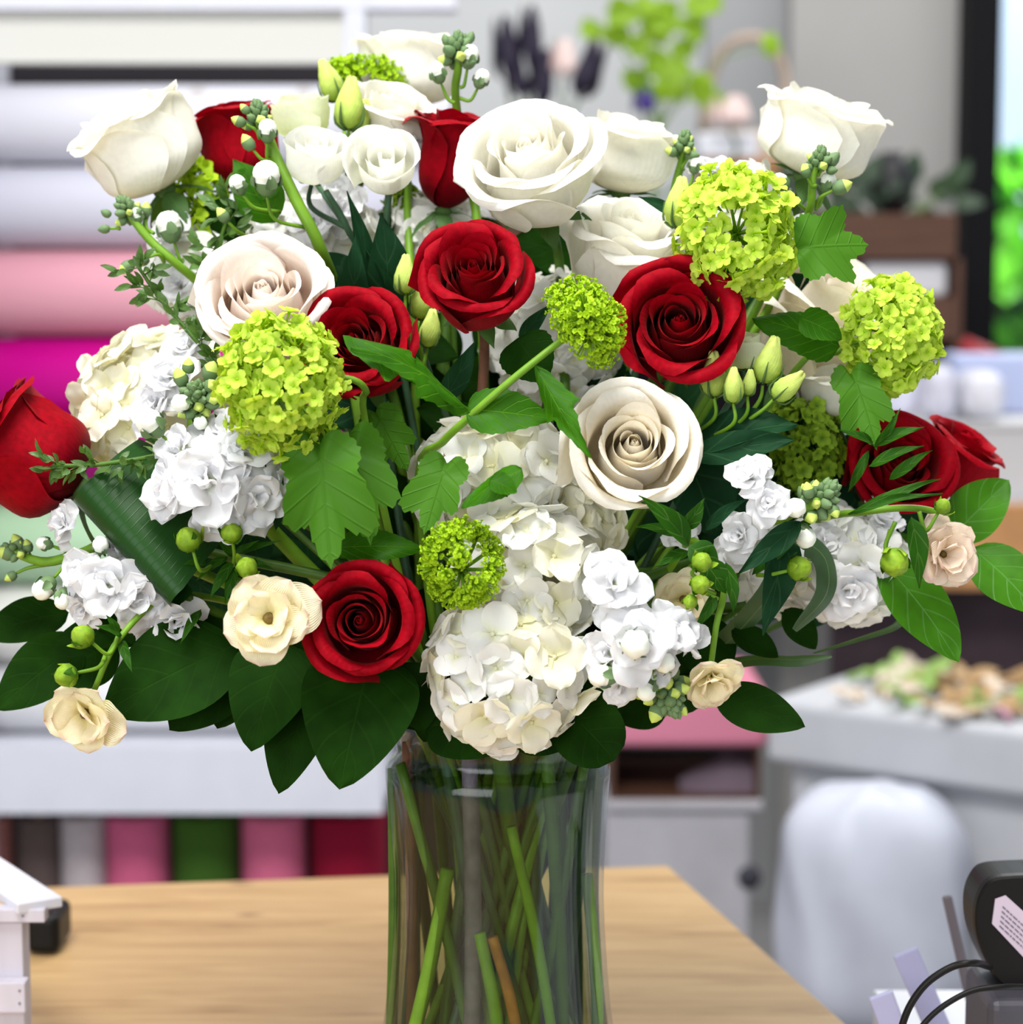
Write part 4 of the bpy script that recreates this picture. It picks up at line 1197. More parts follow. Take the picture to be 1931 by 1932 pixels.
for tipx, tipy in ((1180, 20), (1320, 0), (1250, 30), (1120, 50), (1455, 85), (1340, 180), (1200, 140)):
    tube_geo(bez([PY(1230, 401, YC + 0.1), PY(1240, 260, YC + 0.1), PY((tipx + 1240) / 2, (tipy + 180) / 2 - 10, YC + 0.1), PY(tipx, tipy, YC + 0.1)], 12), [0.003, 0.002, 0.0012], V, Fc, 5)
wmesh('stems', V, Fc, STEML, t)
PURP = plain('blackish_purple_petal', (0.018, 0.012, 0.03), 0.6)
PINKP = plain('pale_pink_petal', (0.78, 0.60, 0.56), 0.6)
VIOL = plain('violet_petal', (0.05, 0.03, 0.18), 0.6)
def far_bloom(px, py, w, h, mat, label, name='dark_tulip', cat='tulip', tilt=0.0, Y=YC + 0.0, group=None):
    c = PY(px, py, Y); k = (Y - CAM.y) / F
    foot = PY(1050 + (px - 1050) * 0.4, 401, Y)
    t = thing(name, foot, label, cat, group)
    rn = random.Random(int(px))
    hh = h * k; base = c - Vector((tilt * hh * 0.5, 0, hh * 0.5))
    ax = Vector((tilt, 0, 1)).normalized()
    for i in range(6):
        V, Fc, Cc = petal_grid(w * k / 2 * (0.7 + 0.05 * i), hh, R(95), i * R(60) * 2.1, phi0=25, phi1=96, roll=-4, wav=0.02, rng=rn, nu=7, nv=8, point=0.1)
        wmesh('petal', xform(V, M4(frame(ax), base)), Fc, mat, t, Cc)
    V = []; Fc = []
    tube_geo(bez([base, base - ax * 0.06, foot], 10), 0.003, V, Fc, 6)
    wmesh('stem', V, Fc, STEM, t)
g_ = 'blackish purple tulips in the background'
far_bloom(955, 95, 62, 120, PURP, 'blackish purple tulip, leftmost of the blurred background bunch', tilt=-0.1, group=g_)
far_bloom(1000, 75, 56, 120, PURP, 'blackish purple tulip, tallest of the blurred background bunch', tilt=0.0, group=g_)
far_bloom(975, 150, 50, 70, PURP, 'small blackish purple tulip low in the background bunch', tilt=-0.2, group=g_)
far_bloom(1022, 150, 56, 110, PURP, 'blackish purple tulip beside the pale pink bloom', tilt=0.1, group=g_)
far_bloom(1112, 130, 62, 110, PURP, 'blackish purple tulip leaning right beside the lime leaves', tilt=0.35, group=g_)
far_bloom(1062, 112, 56, 70, PINKP, 'pale pink bloom among the blackish purple tulips', 'pink_bloom', 'flower')
far_bloom(1215, 192, 50, 44, VIOL, 'small violet bloom under the lime green leaves', 'violet_bloom', 'flower')
far_bloom(1378, 212, 90, 56, PINKP, 'pale pink bloom above the white tray', 'pink_bloom', 'flower')
# tan hoop (basket handle)
V = []; Fc = []
tube_geo(bez([PY(x, y, YC + 0.25) for x, y in ((1325, 250), (1338, 160), (1365, 95), (1405, 72), (1445, 78), (1478, 130), (1490, 250))], 30), 0.010, V, Fc, 8)
hb = thing('handled_basket', PY(1405, 401, YC + 0.25), 'tan hoop handled basket blurred beside the lime leaves', 'basket')
wmesh('handle', V, Fc, plain('tan_wicker', (0.44, 0.34, 0.27), 0.8), hb)
a = PY(1325, 401, YC + 0.25); b = PY(1490, 250, YC + 0.25); r = (b.x - a.x) / 2
V = []; Fc = []; lathe_geo([(0.001, 0), (r * .8, 0), (r * 1.02, b.z - a.z), (r * .95, b.z - a.z), (r * .75, 0.02)], V, Fc, 24)
wmesh('bowl', [(x + (a.x + b.x) / 2, y + YC + 0.25, z + a.z) for x, y, z in V], Fc, MATS['tan_wicker'], hb)

# ---------------------------------------------------------------- right hand side: counter and boxes
YW = 2.2
cw = thing('wooden_counter', (PY(1850, 900, YW).x, YW + 0.3, FZ), 'wooden counter with pale grey top at the right edge', 'counter')
za = PY(1800, 952, YW).z
V = []; Fc = []
fl = PY(1560, 960, YW); 
box('worktop', fl.x, fl.x + 1.3, YW, YW + 0.48, za - 0.004, za, plain('pale_grey_laminate', (0.56, 0.56, 0.58), 0.5), cw)
pxbox('front_edge', 1560, 953, 2200, 1112, YW - 0.01, 0.05, plain('orange_oak_edge', (0.50, 0.25, 0.10), 0.5, noise=0.2, scale=12), cw)
pxbox('front_panel', 1560, 1113, 2200, 1900, YW + 0.12, 0.03, plain('dark_plum_panel', (0.045, 0.028, 0.035), 0.7, noise=0.4, scale=6), cw)
ybox = YW + 0.08
gc = thing('grey_carton', (PY(1800, 0, ybox).x, ybox + 0.15, za), 'long pale grey carton standing on the wooden counter at the right edge', 'carton')
a_ = PY(1600, 946, ybox); b_ = PY(2080, 796, ybox)
box('carton_body', a_.x, b_.x, ybox, ybox + 0.38, za, b_.z - 0.012, plain('pale_grey_card', (0.50, 0.50, 0.51), 0.7), gc, 0.004)
box('carton_lid', a_.x - 0.004, b_.x + 0.004, ybox - 0.004, ybox + 0.384, b_.z - 0.012, b_.z, MATS['pale_grey_card'], gc, 0.003)
zb = b_.z
def pack(x0, x1, y0, Yp, dp, mat, label, bev=0.03):
    a2 = PY(x0, 796, Yp); b2 = PY(x1, y0, Yp)
    tag(box('wrapped_package', a2.x, b2.x, Yp, Yp + dp, zb, b2.z, mat, None, bev), label, 'package')
LAVW = plain('lavender_white_plastic', (0.60, 0.60, 0.70), 0.35, noise=0.25, scale=14)
pack(1745, 1815, 688, ybox + 0.01, 0.12, LAVW, 'lavender white wrapped package on the grey carton, right of the green viburnum')
pack(1820, 1905, 700, ybox + 0.01, 0.12, plain('white_film', (0.66, 0.66, 0.72), 0.3, noise=0.25, scale=18), 'white film wrapped package on the grey carton, next to the right picture edge')
pack(1650, 1738, 712, ybox + 0.10, 0.12, LAVW, 'smaller lavender white package behind the green viburnum ball', 0.02)
pack(1800, 2000, 668, ybox + 0.18, 0.12, plain('blue_white_paper', (0.42, 0.47, 0.68), 0.5), 'pale blue package at the back of the grey carton', 0.01)
V = []; Fc = []
tube_geo([PY(1815, 652, ybox + 0.26), PY(1908, 694, ybox + 0.23)], 0.018, V, Fc, 16)
V = [(x, y, z) for x, y, z in V]
tag(wmesh('red_ribbon_roll', V, Fc, plain('red_ribbon', (0.26, 0.02, 0.025), 0.5)), 'blurred red ribbon roll leaning over the pale blue package', 'ribbon')

# large white lidded box, turned a little
ybx = 1.55
bx = thing('lidded_box', (PY(1700, 1400, ybx).x, ybx, FZ), 'large white lidded box with cut stems on top, right', 'box')
WBOX = plain('white_foam_board', (0.46, 0.47, 0.50), 0.6, noise=0.06, scale=8)
p0 = PY(1468, 1318, 1.62); p1 = PZ(1931, 1376, p0.z)
dx = (p1 - p0); dx.z = 0; dx.normalize(); dy = Vector((-dx.y, dx.x, 0))
def obox(name, o, L, Wd, z0, z1, mat, parent=None, bevel=0.0, ext=0.0):
    q = [o - dx * ext - dy * ext, o + dx * (L + ext) - dy * ext, o + dx * (L + ext) + dy * (Wd + ext), o - dx * ext + dy * (Wd + ext)]
    V = [(p.x, p.y, z0) for p in q] + [(p.x, p.y, z1) for p in q]
    ob = wmesh(name, V, [(0, 3, 2, 1), (4, 5, 6, 7), (0, 1, 5, 4), (1, 2, 6, 5), (2, 3, 7, 6), (3, 0, 4, 7)], mat, parent, smooth=False)
    if bevel: b = ob.modifiers.new('bevel', 'BEVEL'); b.width = bevel; b.segments = 4
    return ob
lidh = p0.z - PY(1452, 1436, 1.62).z
obox('lid', p0, 0.95, 0.27, p0.z - lidh, p0.z, WBOX, bx, 0.012, 0.012)
obox('body', p0 + dx * 0.01 + dy * 0.02, 0.93, 0.24, FZ, p0.z - lidh, WBOX, bx, 0.01)
# plastic bag bulging in front of the box
rg = random.Random(2); V = []; Fc = []
nU, nV_ = 36, 28
bc = PY(1640, 1700, 1.45); k = (1.45 - CAM.y) / F
for j in range(nV_):
    v = -1 + 2 * j / (nV_ - 1)
    for i in range(nU):
        a = 2 * PI * i / nU
        s = max(0.0, 1 - abs(v) ** 5) ** 0.5
        x = 182 * k * (abs(math.cos(a)) ** 0.7 * (1 if math.cos(a) > 0 else -1)) * s * (1 + 0.03 * math.sin(5 * v + 3 * a))
        y = 0.10 * math.sin(a) * s * (1 + 0.10 * math.sin(7 * a + 4 * v))
        V.append((bc.x + x, bc.y + y - 0.02, bc.z + 240 * k * v + 0.004 * math.sin(6 * a)))
Fc = [(j * nU + i, j * nU + (i + 1) % nU, (j + 1) * nU + (i + 1) % nU, (j + 1) * nU + i) for j in range(nV_ - 1) for i in range(nU)]
bagt = thing('plastic_bag', (bc.x, bc.y, bc.z - 240 * k), 'full pale white plastic bag hanging in front of the lidded box', 'bag')
wmesh('bag_body', V, Fc, plain('white_bag_plastic', (0.50, 0.52, 0.60), 0.5, noise=0.08, scale=9, bump=0.6), bagt)
# cut stems and leaves on the lid
rn = random.Random(4)
cols = [plain('tan_cutting', (0.42, 0.27, 0.13), 0.7), plain('green_cutting', (0.24, 0.38, 0.09), 0.6), plain('mauve_cutting', (0.45, 0.25, 0.32), 0.7), plain('pale_cutting', (0.62, 0.52, 0.42), 0.7)]
kinds = ('tan dried', 'fresh green', 'mauve', 'pale beige')
ORD = ['first', 'second', 'third', 'fourth', 'fifth', 'sixth', 'seventh', 'eighth', 'ninth', 'tenth', 'eleventh', 'twelfth', 'thirteenth', 'fourteenth', 'fifteenth', 'sixteenth', 'seventeenth', 'eighteenth', 'nineteenth', 'twentieth', 'last but one', 'last']
qs = []
for i in range(44):
    q = p0 + dx * rn.uniform(0.03, 0.60) + dy * rn.uniform(0.02, 0.25)
    qs.append((q, rn.choice((0, 0, 1, 1, 2, 3))))
qs.sort(key=lambda e: e[0].x)
seen = {}
for i, (q, ci) in enumerate(qs):
    k_ = seen[ci] = seen.get(ci, -1) + 1
    t = thing('flower_cutting', (q.x, q.y, p0.z), f'{kinds[ci]} cutting on the lidded box, {ORD[k_]} from the left of the {kinds[ci]} ones', 'cutting', f'{kinds[ci]} cuttings on the lidded box')
    a = rn.uniform(0, 3.14); L = rn.uniform(0.05, 0.12); v = Vector((math.cos(a), math.sin(a) * 0.6, 0)) * L
    V = []; Fc = []
    P_a = Vector((q.x, q.y, p0.z + 0.006))
    tube_geo(bez([P_a - v * .5, P_a + Vector((0, 0, 0.01)), P_a + v * .5], 8), 0.004, V, Fc, 6)
    wmesh('stem', V, Fc, cols[ci], t)
    for h in range(3):
        b = P_a + v * rn.uniform(-.4, .4); e = b + Vector((rn.uniform(-.05, .05), rn.uniform(-.04, .04), rn.uniform(0.005, .03)))
        leaf_between('leaf', t, b, e, 0.025, cols[ci], (0, .8, .6), i * 3 + h, shape='egg', nl=6, nw=5)

# pink box, dark crate, grey box between vase and lidded box
YP = 1.75
GREYB = plain('pale_grey_carton', (0.42, 0.41, 0.44), 0.7, noise=0.12, scale=10)
gb = pxbox('grey_carton', 1150, 1520, 1436, 2080, YP, 0.3, GREYB, bevel=0.006); gb.name = 'grey_carton'
fz_ = PY(0, 2080, YP).z
gt = thing('storage_carton', (gb.location.x, YP + .15, FZ), 'pale grey carton right of the vase behind the table', 'carton')
box('carton_body', PY(1150, 0, YP).x, PY(1436, 0, YP).x, YP, YP + 0.3, FZ, PY(0, 1530, YP).z, GREYB, gt, 0.006)
pxbox('flap', 1145, 1512, 1440, 1530, YP - 0.01, 0.32, GREYB, gt, 0.003)
c = PY(1414, 1655, YP); V = []; Fc = []
tube_geo([Vector((c.x, YP - 0.003, c.z)), Vector((c.x, YP + 0.01, c.z))], 0.017, V, Fc, 18)
wmesh('hand_hole', V, Fc, plain('dark_hole', (0.05, 0.05, 0.065), 0.8), gt)
bpy.data.objects.remove(gb)
ztop = PY(0, 1512, YP).z
dk = thing('dark_crate', (PY(1300, 0, YP).x, YP + .15, ztop), 'very dark brown crate on the pale grey carton', 'crate')
pxbox('crate_back', 1150, 1412, 1436, 1512, YP + 0.25, 0.03, DARKB, dk)
pxbox('crate_floor', 1150, 1503, 1436, 1512, YP, 0.28, WOODD, dk)
pxbox('crate_side', 1150, 1412, 1160, 1503, YP, 0.25, WOODD, dk)
pxbox('crate_side', 1428, 1412, 1436, 1503, YP, 0.25, WOODD, dk)
tag(pxbox('pink_box', 1140, 1306, 1452, 1411, YP, 0.28, plain('pink_card', (0.60, 0.20, 0.29), 0.5), bevel=0.012), 'dusty pink box on the dark crate, right of the vase', 'box')
# mauve fabric heap in the crate
V = []; Fc = []
a = PY(1285, 1502, YP + 0.02); b = PY(1425, 1422, YP + 0.02)
n = 14
for j in range(5):
    for i in range(n):
        f = i / (n - 1); x = a.x + (b.x - a.x) * f
        h = (b.z - a.z) * (0.25 + 0.75 * min(1, f * 1.6)) * (1 + 0.06 * math.sin(9 * f + j))
        V.append((x, YP + 0.02 + 0.04 * j, a.z + h * math.sin(PI * min(1, (j + 1) / 3)) ** .5 if 0 < j < 4 else a.z))
Fc = [(j * n + i, j * n + i + 1, (j + 1) * n + i + 1, (j + 1) * n + i) for j in range(4) for i in range(n - 1)]
tag(wmesh('folded_cloth', V, Fc, plain('mauve_grey_cloth', (0.15, 0.11, 0.14), 0.9)), 'mauve grey cloth folded inside the dark crate', 'cloth')

# ---------------------------------------------------------------- white side desk with the black device (right front)
dz = -0.004
dk0 = PZ(1640, 1868, dz)
sd = thing('side_desk', (0.45, -0.1, FZ), 'white desk top at the bottom right corner', 'desk')
V = [(dk0.x - 0.0, dk0.y, dz), (0.256, -0.2, dz), (0.34, -0.75, dz), (0.9, -0.75, dz), (0.9, dk0.y + 0.01, dz)]
edge = corner + dr * 0.2
V = []
for p in (PZ(1650, 1868, dz), corner + dr * 0.62 + Vector((0.012, 0, 0)), corner + dr * 1.1 + Vector((0.012, 0, 0))):
    V.append((max(p.x, 0), p.y, dz))
V = [(V[0][0], V[0][1], dz), (V[1][0], V[1][1], dz), (V[2][0], V[2][1], dz), (V[2][0] + 0.5, V[2][1], dz), (V[2][0] + 0.5, V[0][1], dz)]
Vb = [(x, y, dz - 0.03) for x, y, z in V]
n = len(V)
wmesh('desk_top', V + Vb, [tuple(reversed(range(n))), tuple(range(n, 2 * n))] + [(i, (i + 1) % n, n + (i + 1) % n, n + i) for i in range(n)], plain('glossy_white_laminate', (0.85, 0.86, 0.9), 0.3), sd, smooth=False)
box('desk_leg', V[3][0] - 0.06, V[3][0] - 0.02, V[0][1] - 0.08, V[0][1] - 0.04, FZ, dz - 0.03, FRAMEW, sd)
box('desk_leg', V[3][0] - 0.06, V[3][0] - 0.02, V[2][1] + 0.04, V[2][1] + 0.08, FZ, dz - 0.03, FRAMEW, sd)
# black card terminal: rounded body on a dark stand, label on its side
YD = 0.0
BLK = plain('black_plastic', (0.006, 0.0055, 0.005), 0.4, spec=0.15)
DGREY = plain('dark_grey_plastic', (0.045, 0.043, 0.052), 0.45)
ct = thing('card_terminal', (PY(1960, 1932, YD).x, YD, dz), 'black rounded card terminal with a pale label, bottom right corner', 'card terminal')
out = [(1905, 1652), (1870, 1655), (1848, 1665), (1832, 1692), (1826, 1725), (1829, 1765), (1840, 1800), (1852, 1825), (1866, 1848), (1900, 1868), (2010, 1868), (2060, 1790), (2060, 1690), (2010, 1652)]
out = [(v.x + 14, v.y) for v in bez([Vector((x, y, 0)) for x, y in out + out[:1]], 56)][:-1]
n = len(out); V = []
for dyy, sc in ((0.0, 0.955), (0.002, 0.985), (0.006, 1.0), (0.034, 1.0), (0.040, 0.95)):
    for (x, y) in out:
        p = PY(1945 + (x - 1945) * sc, 1762 + (y - 1762) * sc, YD); V.append((p.x, YD + dyy, p.z))
Fc = [tuple(range(n))] + [(r_ * n + i, r_ * n + (i + 1) % n, (r_ + 1) * n + (i + 1) % n, (r_ + 1) * n + i) for r_ in range(4) for i in range(n)] + [tuple(reversed(range(4 * n, 5 * n)))]
wmesh('terminal_body', V, [tuple(reversed(f)) for f in Fc], BLK, ct, smooth=False)
lab = [(1878, 1696), (1898, 1689), (1990, 1772), (1990, 1850), (1960, 1836), (1872, 1742)]
V = [tuple(PY(x, y, YD) + Vector((0, -0.0012, 0))) for x, y in lab] + [tuple(PY(x, y, YD) + Vector((0, 0.0, 0))) for x, y in lab]
LBL = plain('pale_pink_label', (0.45, 0.37, 0.44), 0.6)
lb = wmesh('label', V, [tuple(reversed(range(6)))] + [(i, (i + 1) % 6, 6 + (i + 1) % 6, 6 + i) for i in range(6)], LBL, ct, smooth=False)
V = []; Fc = []
rn = random.Random(9)
for j in range(5):
    # rows of small unreadable print
    s0 = (1892 - j * 1.5, 1708 + j * 9)
    x = 0
    while x < 60:
        w = rn.uniform(3, 9)
        xa_, ya_ = s0[0] + x, s0[1] + x * 0.92
        xb_, yb_ = xa_ + w, ya_ + w * 0.92
        q = [PY(xa_, ya_, YD), PY(xb_, yb_, YD), PY(xb_ - 1.2, yb_ + 2.4, YD), PY(xa_ - 1.2, ya_ + 2.4, YD)]
        b = len(V); V += [(p.x, YD - 0.0015, p.z) for p in q]; Fc.append((b + 3, b + 2, b + 1, b))
        x += w + 1.6
o = wmesh('printed_lines', V, Fc, plain('grey_print', (0.12, 0.10, 0.13), 0.7), None, smooth=False)
wl = o.location.copy(); o.parent = lb; o.location = wl - ct.location - lb.location
a = PY(1852, 1932, YD); b = PY(2080, 1868, YD)
box('stand', a.x, b.x, YD - 0.02, YD + 0.05, dz, b.z, DGREY, ct, 0.006)
# two black cables looping to the desk
def cable(pts, r, label):
    V = []; Fc = []
    tube_geo(bez(pts, 40), r, V, Fc, 10)
    return tag(wmesh('power_cable', V, Fc, BLK), label, 'cable')
Yc = YD - 0.05
def deskp(px, py): return PZ(px, py, dz + 0.004)
cable([PY(1868, 1824, Yc + .03), PY(1840, 1817, Yc), PY(1800, 1823, Yc), PY(1755, 1850, Yc), PY(1725, 1885, Yc), PY(1706, 1925, Yc), PY(1695, 1975, Yc), PY(1690, 2060, Yc)], 0.0021, 'thick black cable looping left out of the card terminal')
cable([PY(1935, 1862, Yc + .01), PY(1895, 1862, Yc), PY(1840, 1868, Yc), PY(1790, 1892, Yc), PY(1750, 1925, Yc), PY(1725, 1965, Yc), PY(1715, 2040, Yc)], 0.0017, 'thinner black cable in the lower loop beside the card terminal')
# slanted grey post and lavender strips
def strip(name, a, b, w, th, mat, label, cat):
    a = Vector(a); b = Vector(b); d_ = (b - a); x = Vector((1, 0, 0)); y = d_.normalized(); x = (x - y * x.dot(y)).normalized(); z = x.cross(y)
    V = []
    for p in (a, b):
        for sx_, sz_ in ((-1, -1), (1, -1), (1, 1), (-1, 1)): V.append(tuple(p + x * (w / 2 * sx_) + z * (th / 2 * sz_)))
    o = wmesh(name, V, [(0, 1, 2, 3), (7, 6, 5, 4), (0, 4, 5, 1), (1, 5, 6, 2), (2, 6, 7, 3), (3, 7, 4, 0)], mat, smooth=False)
    bv = o.modifiers.new('bevel', 'BEVEL'); bv.width = min(w, th) * 0.3; bv.segments = 2
    return tag(o, label, cat)
strip('display_post', PY(1855, 1990, .13), PY(1787, 1690, .13), 0.0062, 0.005, plain('grey_brown_metal', (0.13, 0.11, 0.12), 0.5), 'slanted grey brown post left of the card terminal', 'post')
LAV = plain('lavender_plastic', (0.42, 0.42, 0.62), 0.4)
strip('lavender_strip', PY(1800, 2010, .10), PY(1708, 1795, .10), 0.0165, 0.004, LAV, 'longer lavender plastic strip leaning behind the cables', 'plastic strip')
strip('lavender_strip', PY(1715, 2020, .06), PY(1662, 1875, .06), 0.0155, 0.004, LAV, 'shorter lavender plastic strip at the bottom edge beside the table', 'plastic strip')

# ---------------------------------------------------------------- white wooden crate (left front) and black stapler
WC = plain('whitewashed_wood', (0.52, 0.49, 0.55), 0.65, noise=0.06, scale=12, bump=0.15, stretch=(8, 8, 1))
WCT = plain('white_painted_board', (0.62, 0.62, 0.68), 0.55, noise=0.03, scale=12)
NAIL = plain('dark_nail', (0.05, 0.045, 0.05), 0.6)
Yk = 0.10
wc = thing('wooden_planter_crate', (PY(-40, 1932, Yk).x, Yk, 0.0), 'whitewashed wooden crate with a lid board, bottom left corner', 'crate')
def zpx(py, Y): return PY(0, py, Y).z
zl = PY(33, 1706, Yk).z
q = [PZ(33, 1706, zl), PZ(118, 1692, zl), PZ(0, 1617, zl), PZ(0, 1680, zl)]
ex = (q[1] - q[0]).normalized(); ey = (q[2] - q[1]); ey.z = 0; ey.normalize()
lft = [q[0], q[1], q[1] + ey * 0.42, q[0] + ey * 0.42]
V = [(p.x, p.y, zl) for p in lft] + [(p.x, p.y, zl - 0.0068) for p in lft]
o = wmesh('lid_board', V, [(0, 1, 2, 3), (7, 6, 5, 4), (0, 4, 5, 1), (1, 5, 6, 2), (2, 6, 7, 3), (3, 7, 4, 0)], WCT, wc, smooth=False)
bv = o.modifiers.new('bevel', 'BEVEL'); bv.width = 0.0008; bv.segments = 2
pxbox('top_rail', -160, 1716, 84, 1741, Yk + 0.004, 0.012, WC, wc, 0.0008)
z0 = 0.0
a = PY(-6, 1741, Yk + 0.008); b = PY(42, 1741, Yk + 0.008)
box('corner_post', a.x, b.x, Yk + 0.008, Yk + 0.028, 0.0, a.z, WC, wc, 0.0008)
box('plank', PY(-90, 0, Yk + .012).x, PY(-8, 0, Yk + .012).x, Yk + 0.012, Yk + 0.02, 0.0, a.z, WC, wc, 0.0008)
pxbox('lower_rail', -160, 1854, 47, 1912, Yk - 0.004, 0.012, WC, wc, 0.001)
for nx_, ny_, yy in ((43, 1728, Yk + .004), (37, 1869, Yk - .004), (37, 1893, Yk - .004)):
    p = PY(nx_, ny_, yy); V = []; Fc = []
    tube_geo([p + Vector((0, -0.0006, 0)), p + Vector((0, 0.001, 0))], 0.0007, V, Fc, 8)
    wmesh('nail', V, Fc, NAIL, wc)
# stapler
ys = PZ(80, 1806, 0).y
st = thing('black_tape_cutter', (PZ(80, 1806, 0).x, ys, 0), 'small black rounded plastic tool on the table behind the white crate', 'desk tool')
a = PY(50, 1806, ys); b = PY(110, 1728, ys)
box('housing', a.x, b.x, ys, ys + 0.05, 0.002, b.z, BLK, st, 0.006)
box('metal_jaw', a.x - 0.012, a.x + 0.002, ys + 0.01, ys + 0.03, 0.004, b.z * 0.6, plain('brass_metal', (0.5, 0.42, 0.3), 0.4, 0.8), st, 0.002)

# ---------------------------------------------------------------- vase and water
VPROF = [(0.070, 0.0), (0.0735, 0.004), (0.0725, 0.03), (0.0690, 0.055), (0.0665, 0.075), (0.0648, 0.095), (0.0632, 0.120), (0.0625, 0.140), (0.0626, 0.158), (0.0638, 0.181), (0.0650, 0.200), (0.0660, 0.212), (0.0661, 0.2175), (0.0640, 0.2215), (0.0605, 0.2245), (0.0592, 0.228), (0.0600, 0.234), (0.0620, 0.241), (0.0636, 0.2450)]
VG = bpy.data.materials.new('clear_vase_glass'); VG.use_nodes = True
thin_glass(VG, (0.975, 0.985, 0.98), 1.5, 0.02, 0.9, shade=(0.72, 0.76, 0.75))
WG = bpy.data.materials.new('vase_water'); WG.use_nodes = True
thin_glass(WG, (0.70, 0.75, 0.60), 1.33, 0.0, 0.15, shade=(0.55, 0.6, 0.45))
va = thing('glass_vase', (0, 0, 0), 'clear flared glass vase of water holding the whole bouquet', 'vase')
V = []; Fc = []
lathe_geo([(0.001, 0.0)] + VPROF + [(0.0644, 0.2462)] + [(max(0.001, r - 0.0028), z) for r, z in reversed(VPROF) if z > 0.008] + [(0.060, 0.010), (0.001, 0.010)], V, Fc, 72)
wmesh('vase_glass', V, Fc, VG, va)
V = []; Fc = []
inn = [(r - 0.0032, z) for r, z in VPROF if 0.02 < z < 0.217]
lathe_geo([(0.001, 0.0112), (0.062, 0.0112)] + inn + [(inn[-1][0], 0.2165), (0.001, 0.2165)], V, Fc, 72)
tag(wmesh('vase_water', V, Fc, WG), 'slightly green water filling the glass vase up to its shoulder', 'water')
# ================================================================ the bouquet
# ---- roses: white
rose(258, 262, 0.05, 236, (-0.42, 0.80, 0.28), 'white rose in side view, far top left, with folded green sepals', WHITE, 'cup', 31, H=1.5)
rose(762, 118, 0.13, 205, (0.05, 1.0, 0.12), 'creamy white rose in side view at the very top', WHITE, 'cup', 12, H=1.35)
rose(732, 218, 0.07, 175, (0.25, 0.85, 0.45), 'white rose half hidden behind the two small round lisianthus', WHITE, 'cup', 13, H=1.35)
rose(998, 302, -0.03, 268, (-0.20, 0.60, 0.74), 'large fully open white rose, upper centre', WHITE, 'open', 28, H=1.35)
rose(1185, 280, 0.05, 200, (0.15, 0.95, 0.25), 'white rose in side view right behind the large upper white rose', WHITE, 'cup', 15, H=1.4)
rose(1188, 462, 0.01, 240, (0.10, 0.82, 0.45), 'white rose above the right red rose, tilted upwards', WHITE, 'open', 16, H=1.7)
rose(1550, 240, 0.05, 242, (0.28, 0.88, 0.24), 'white rose in side view, far top right', WHITE, 'cup', 37, H=1.3)
rose(497, 560, -0.04, 250, (0.02, 0.50, 0.86), 'blush white rose with a peach heart, left of the red roses', BLUSH, 'open', 18, H=1.25)
rose(1195, 845, -0.075, 248, (0.0, 0.28, 0.96), 'creamy white rose beside the big white hydrangea', CREAM, 'open', 19, H=1.35)
rose(1565, 580, 0.04, 290, (0.30, 0.72, 0.52), 'cream rose behind the three-lobed leaf on the right', CREAM, 'open', 20, H=1.5)
rose(1572, 720, 0.035, 150, (-0.1, 0.9, 0.3), 'white rose in side view half hidden behind a green leaf on the right', WHITE, 'cup', 21)
# ---- roses: red
rose(442, 262, 0.10, 178, (-0.22, 0.92, 0.08), 'dark red rose seen from the side, top left behind the stock buds', RED, 'bud', 22, H=1.85)
rose(850, 282, 0.05, 170, (0.12, 0.98, 0.22), 'narrow red rose with rolled lips beside the large upper white rose', RED, 'bud', 23, H=2.25, lip=0.60)
rose(894, 522, -0.075, 206, (-0.05, 0.46, 0.88), 'open red rose in the centre on a brown stem', RED, 'open', 24, H=1.65, stemmat=STEMB, neck=(-0.012, -0.01))
rose(675, 652, -0.05, 215, (-0.18, 0.30, 0.93), 'red rose partly covered by a curled viburnum leaf', RED, 'open', 25, H=1.5)
rose(1282, 612, -0.06, 240, (-0.05, 0.22, 0.97), 'open red rose beside the yellow-green buds', RED, 'open', 26, H=1.4)
rose(682, 1172, -0.10, 216, (-0.06, 0.10, 0.99), 'red rose low in the bouquet beside the cream ranunculus', RED, 'open', 27, H=1.4)
rose(38, 852, -0.02, 250, (-0.80, 0.50, 0.15), 'red rose in side view reaching out at the left edge', RED, 'bud', 281, H=1.75)
rose(1695, 880, 0.02, 200, (0.10, 0.35, 0.92), 'dark red rose low right under the green viburnum ball', RED, 'open', 29, H=1.5)
rose(1808, 862, 0.07, 165, (0.45, 0.75, 0.30), 'dark red rose in side view at the right edge of the bouquet', RED, 'bud', 30, H=1.55)

# ---- hydrangeas
hydrangea([(930, 905, -0.03, 285, 245), (1000, 1085, -0.055, 250, 260), (955, 1268, -0.07, 285, 270)], 'big creamy white hydrangea hanging over the vase front', 3, HYDR, 118, neck=(0.0, -0.045))
hydrangea([(1085, 1010, -0.015, 170, 200)], 'creamy yellowish hydrangea behind the big one, under the cream rose', 4, HYDC, 88)
hydrangea([(308, 775, 0.03, 320, 290)], 'creamy white hydrangea at the left beside the pink and magenta rolls', 5, HYDC, 94)
hydrangea([(590, 450, 0.07, 240, 170)], 'white hydrangea behind the lisianthus stems, upper left', 6, HYDR, 84)
hydrangea([(820, 440, 0.09, 190, 150)], 'pale hydrangea behind the central red rose', 7, HYDR, 80)
hydrangea([(1590, 1070, 0.01, 230, 200)], 'white hydrangea low on the right beside the peach ranunculus', 8, HYDR, 92)
hydrangea([(1060, 640, 0.05, 260, 260)], 'shaded white hydrangea between the central red roses', 9, HYDR, 84)
hydrangea([(360, 520, 0.07, 170, 160)], 'white hydrangea behind the myrtle twigs on the left', 10, HYDR, 76)
hydrangea([(1400, 400, 0.07, 170, 170)], 'white hydrangea behind the loose green viburnum ball', 11, HYDR, 76)
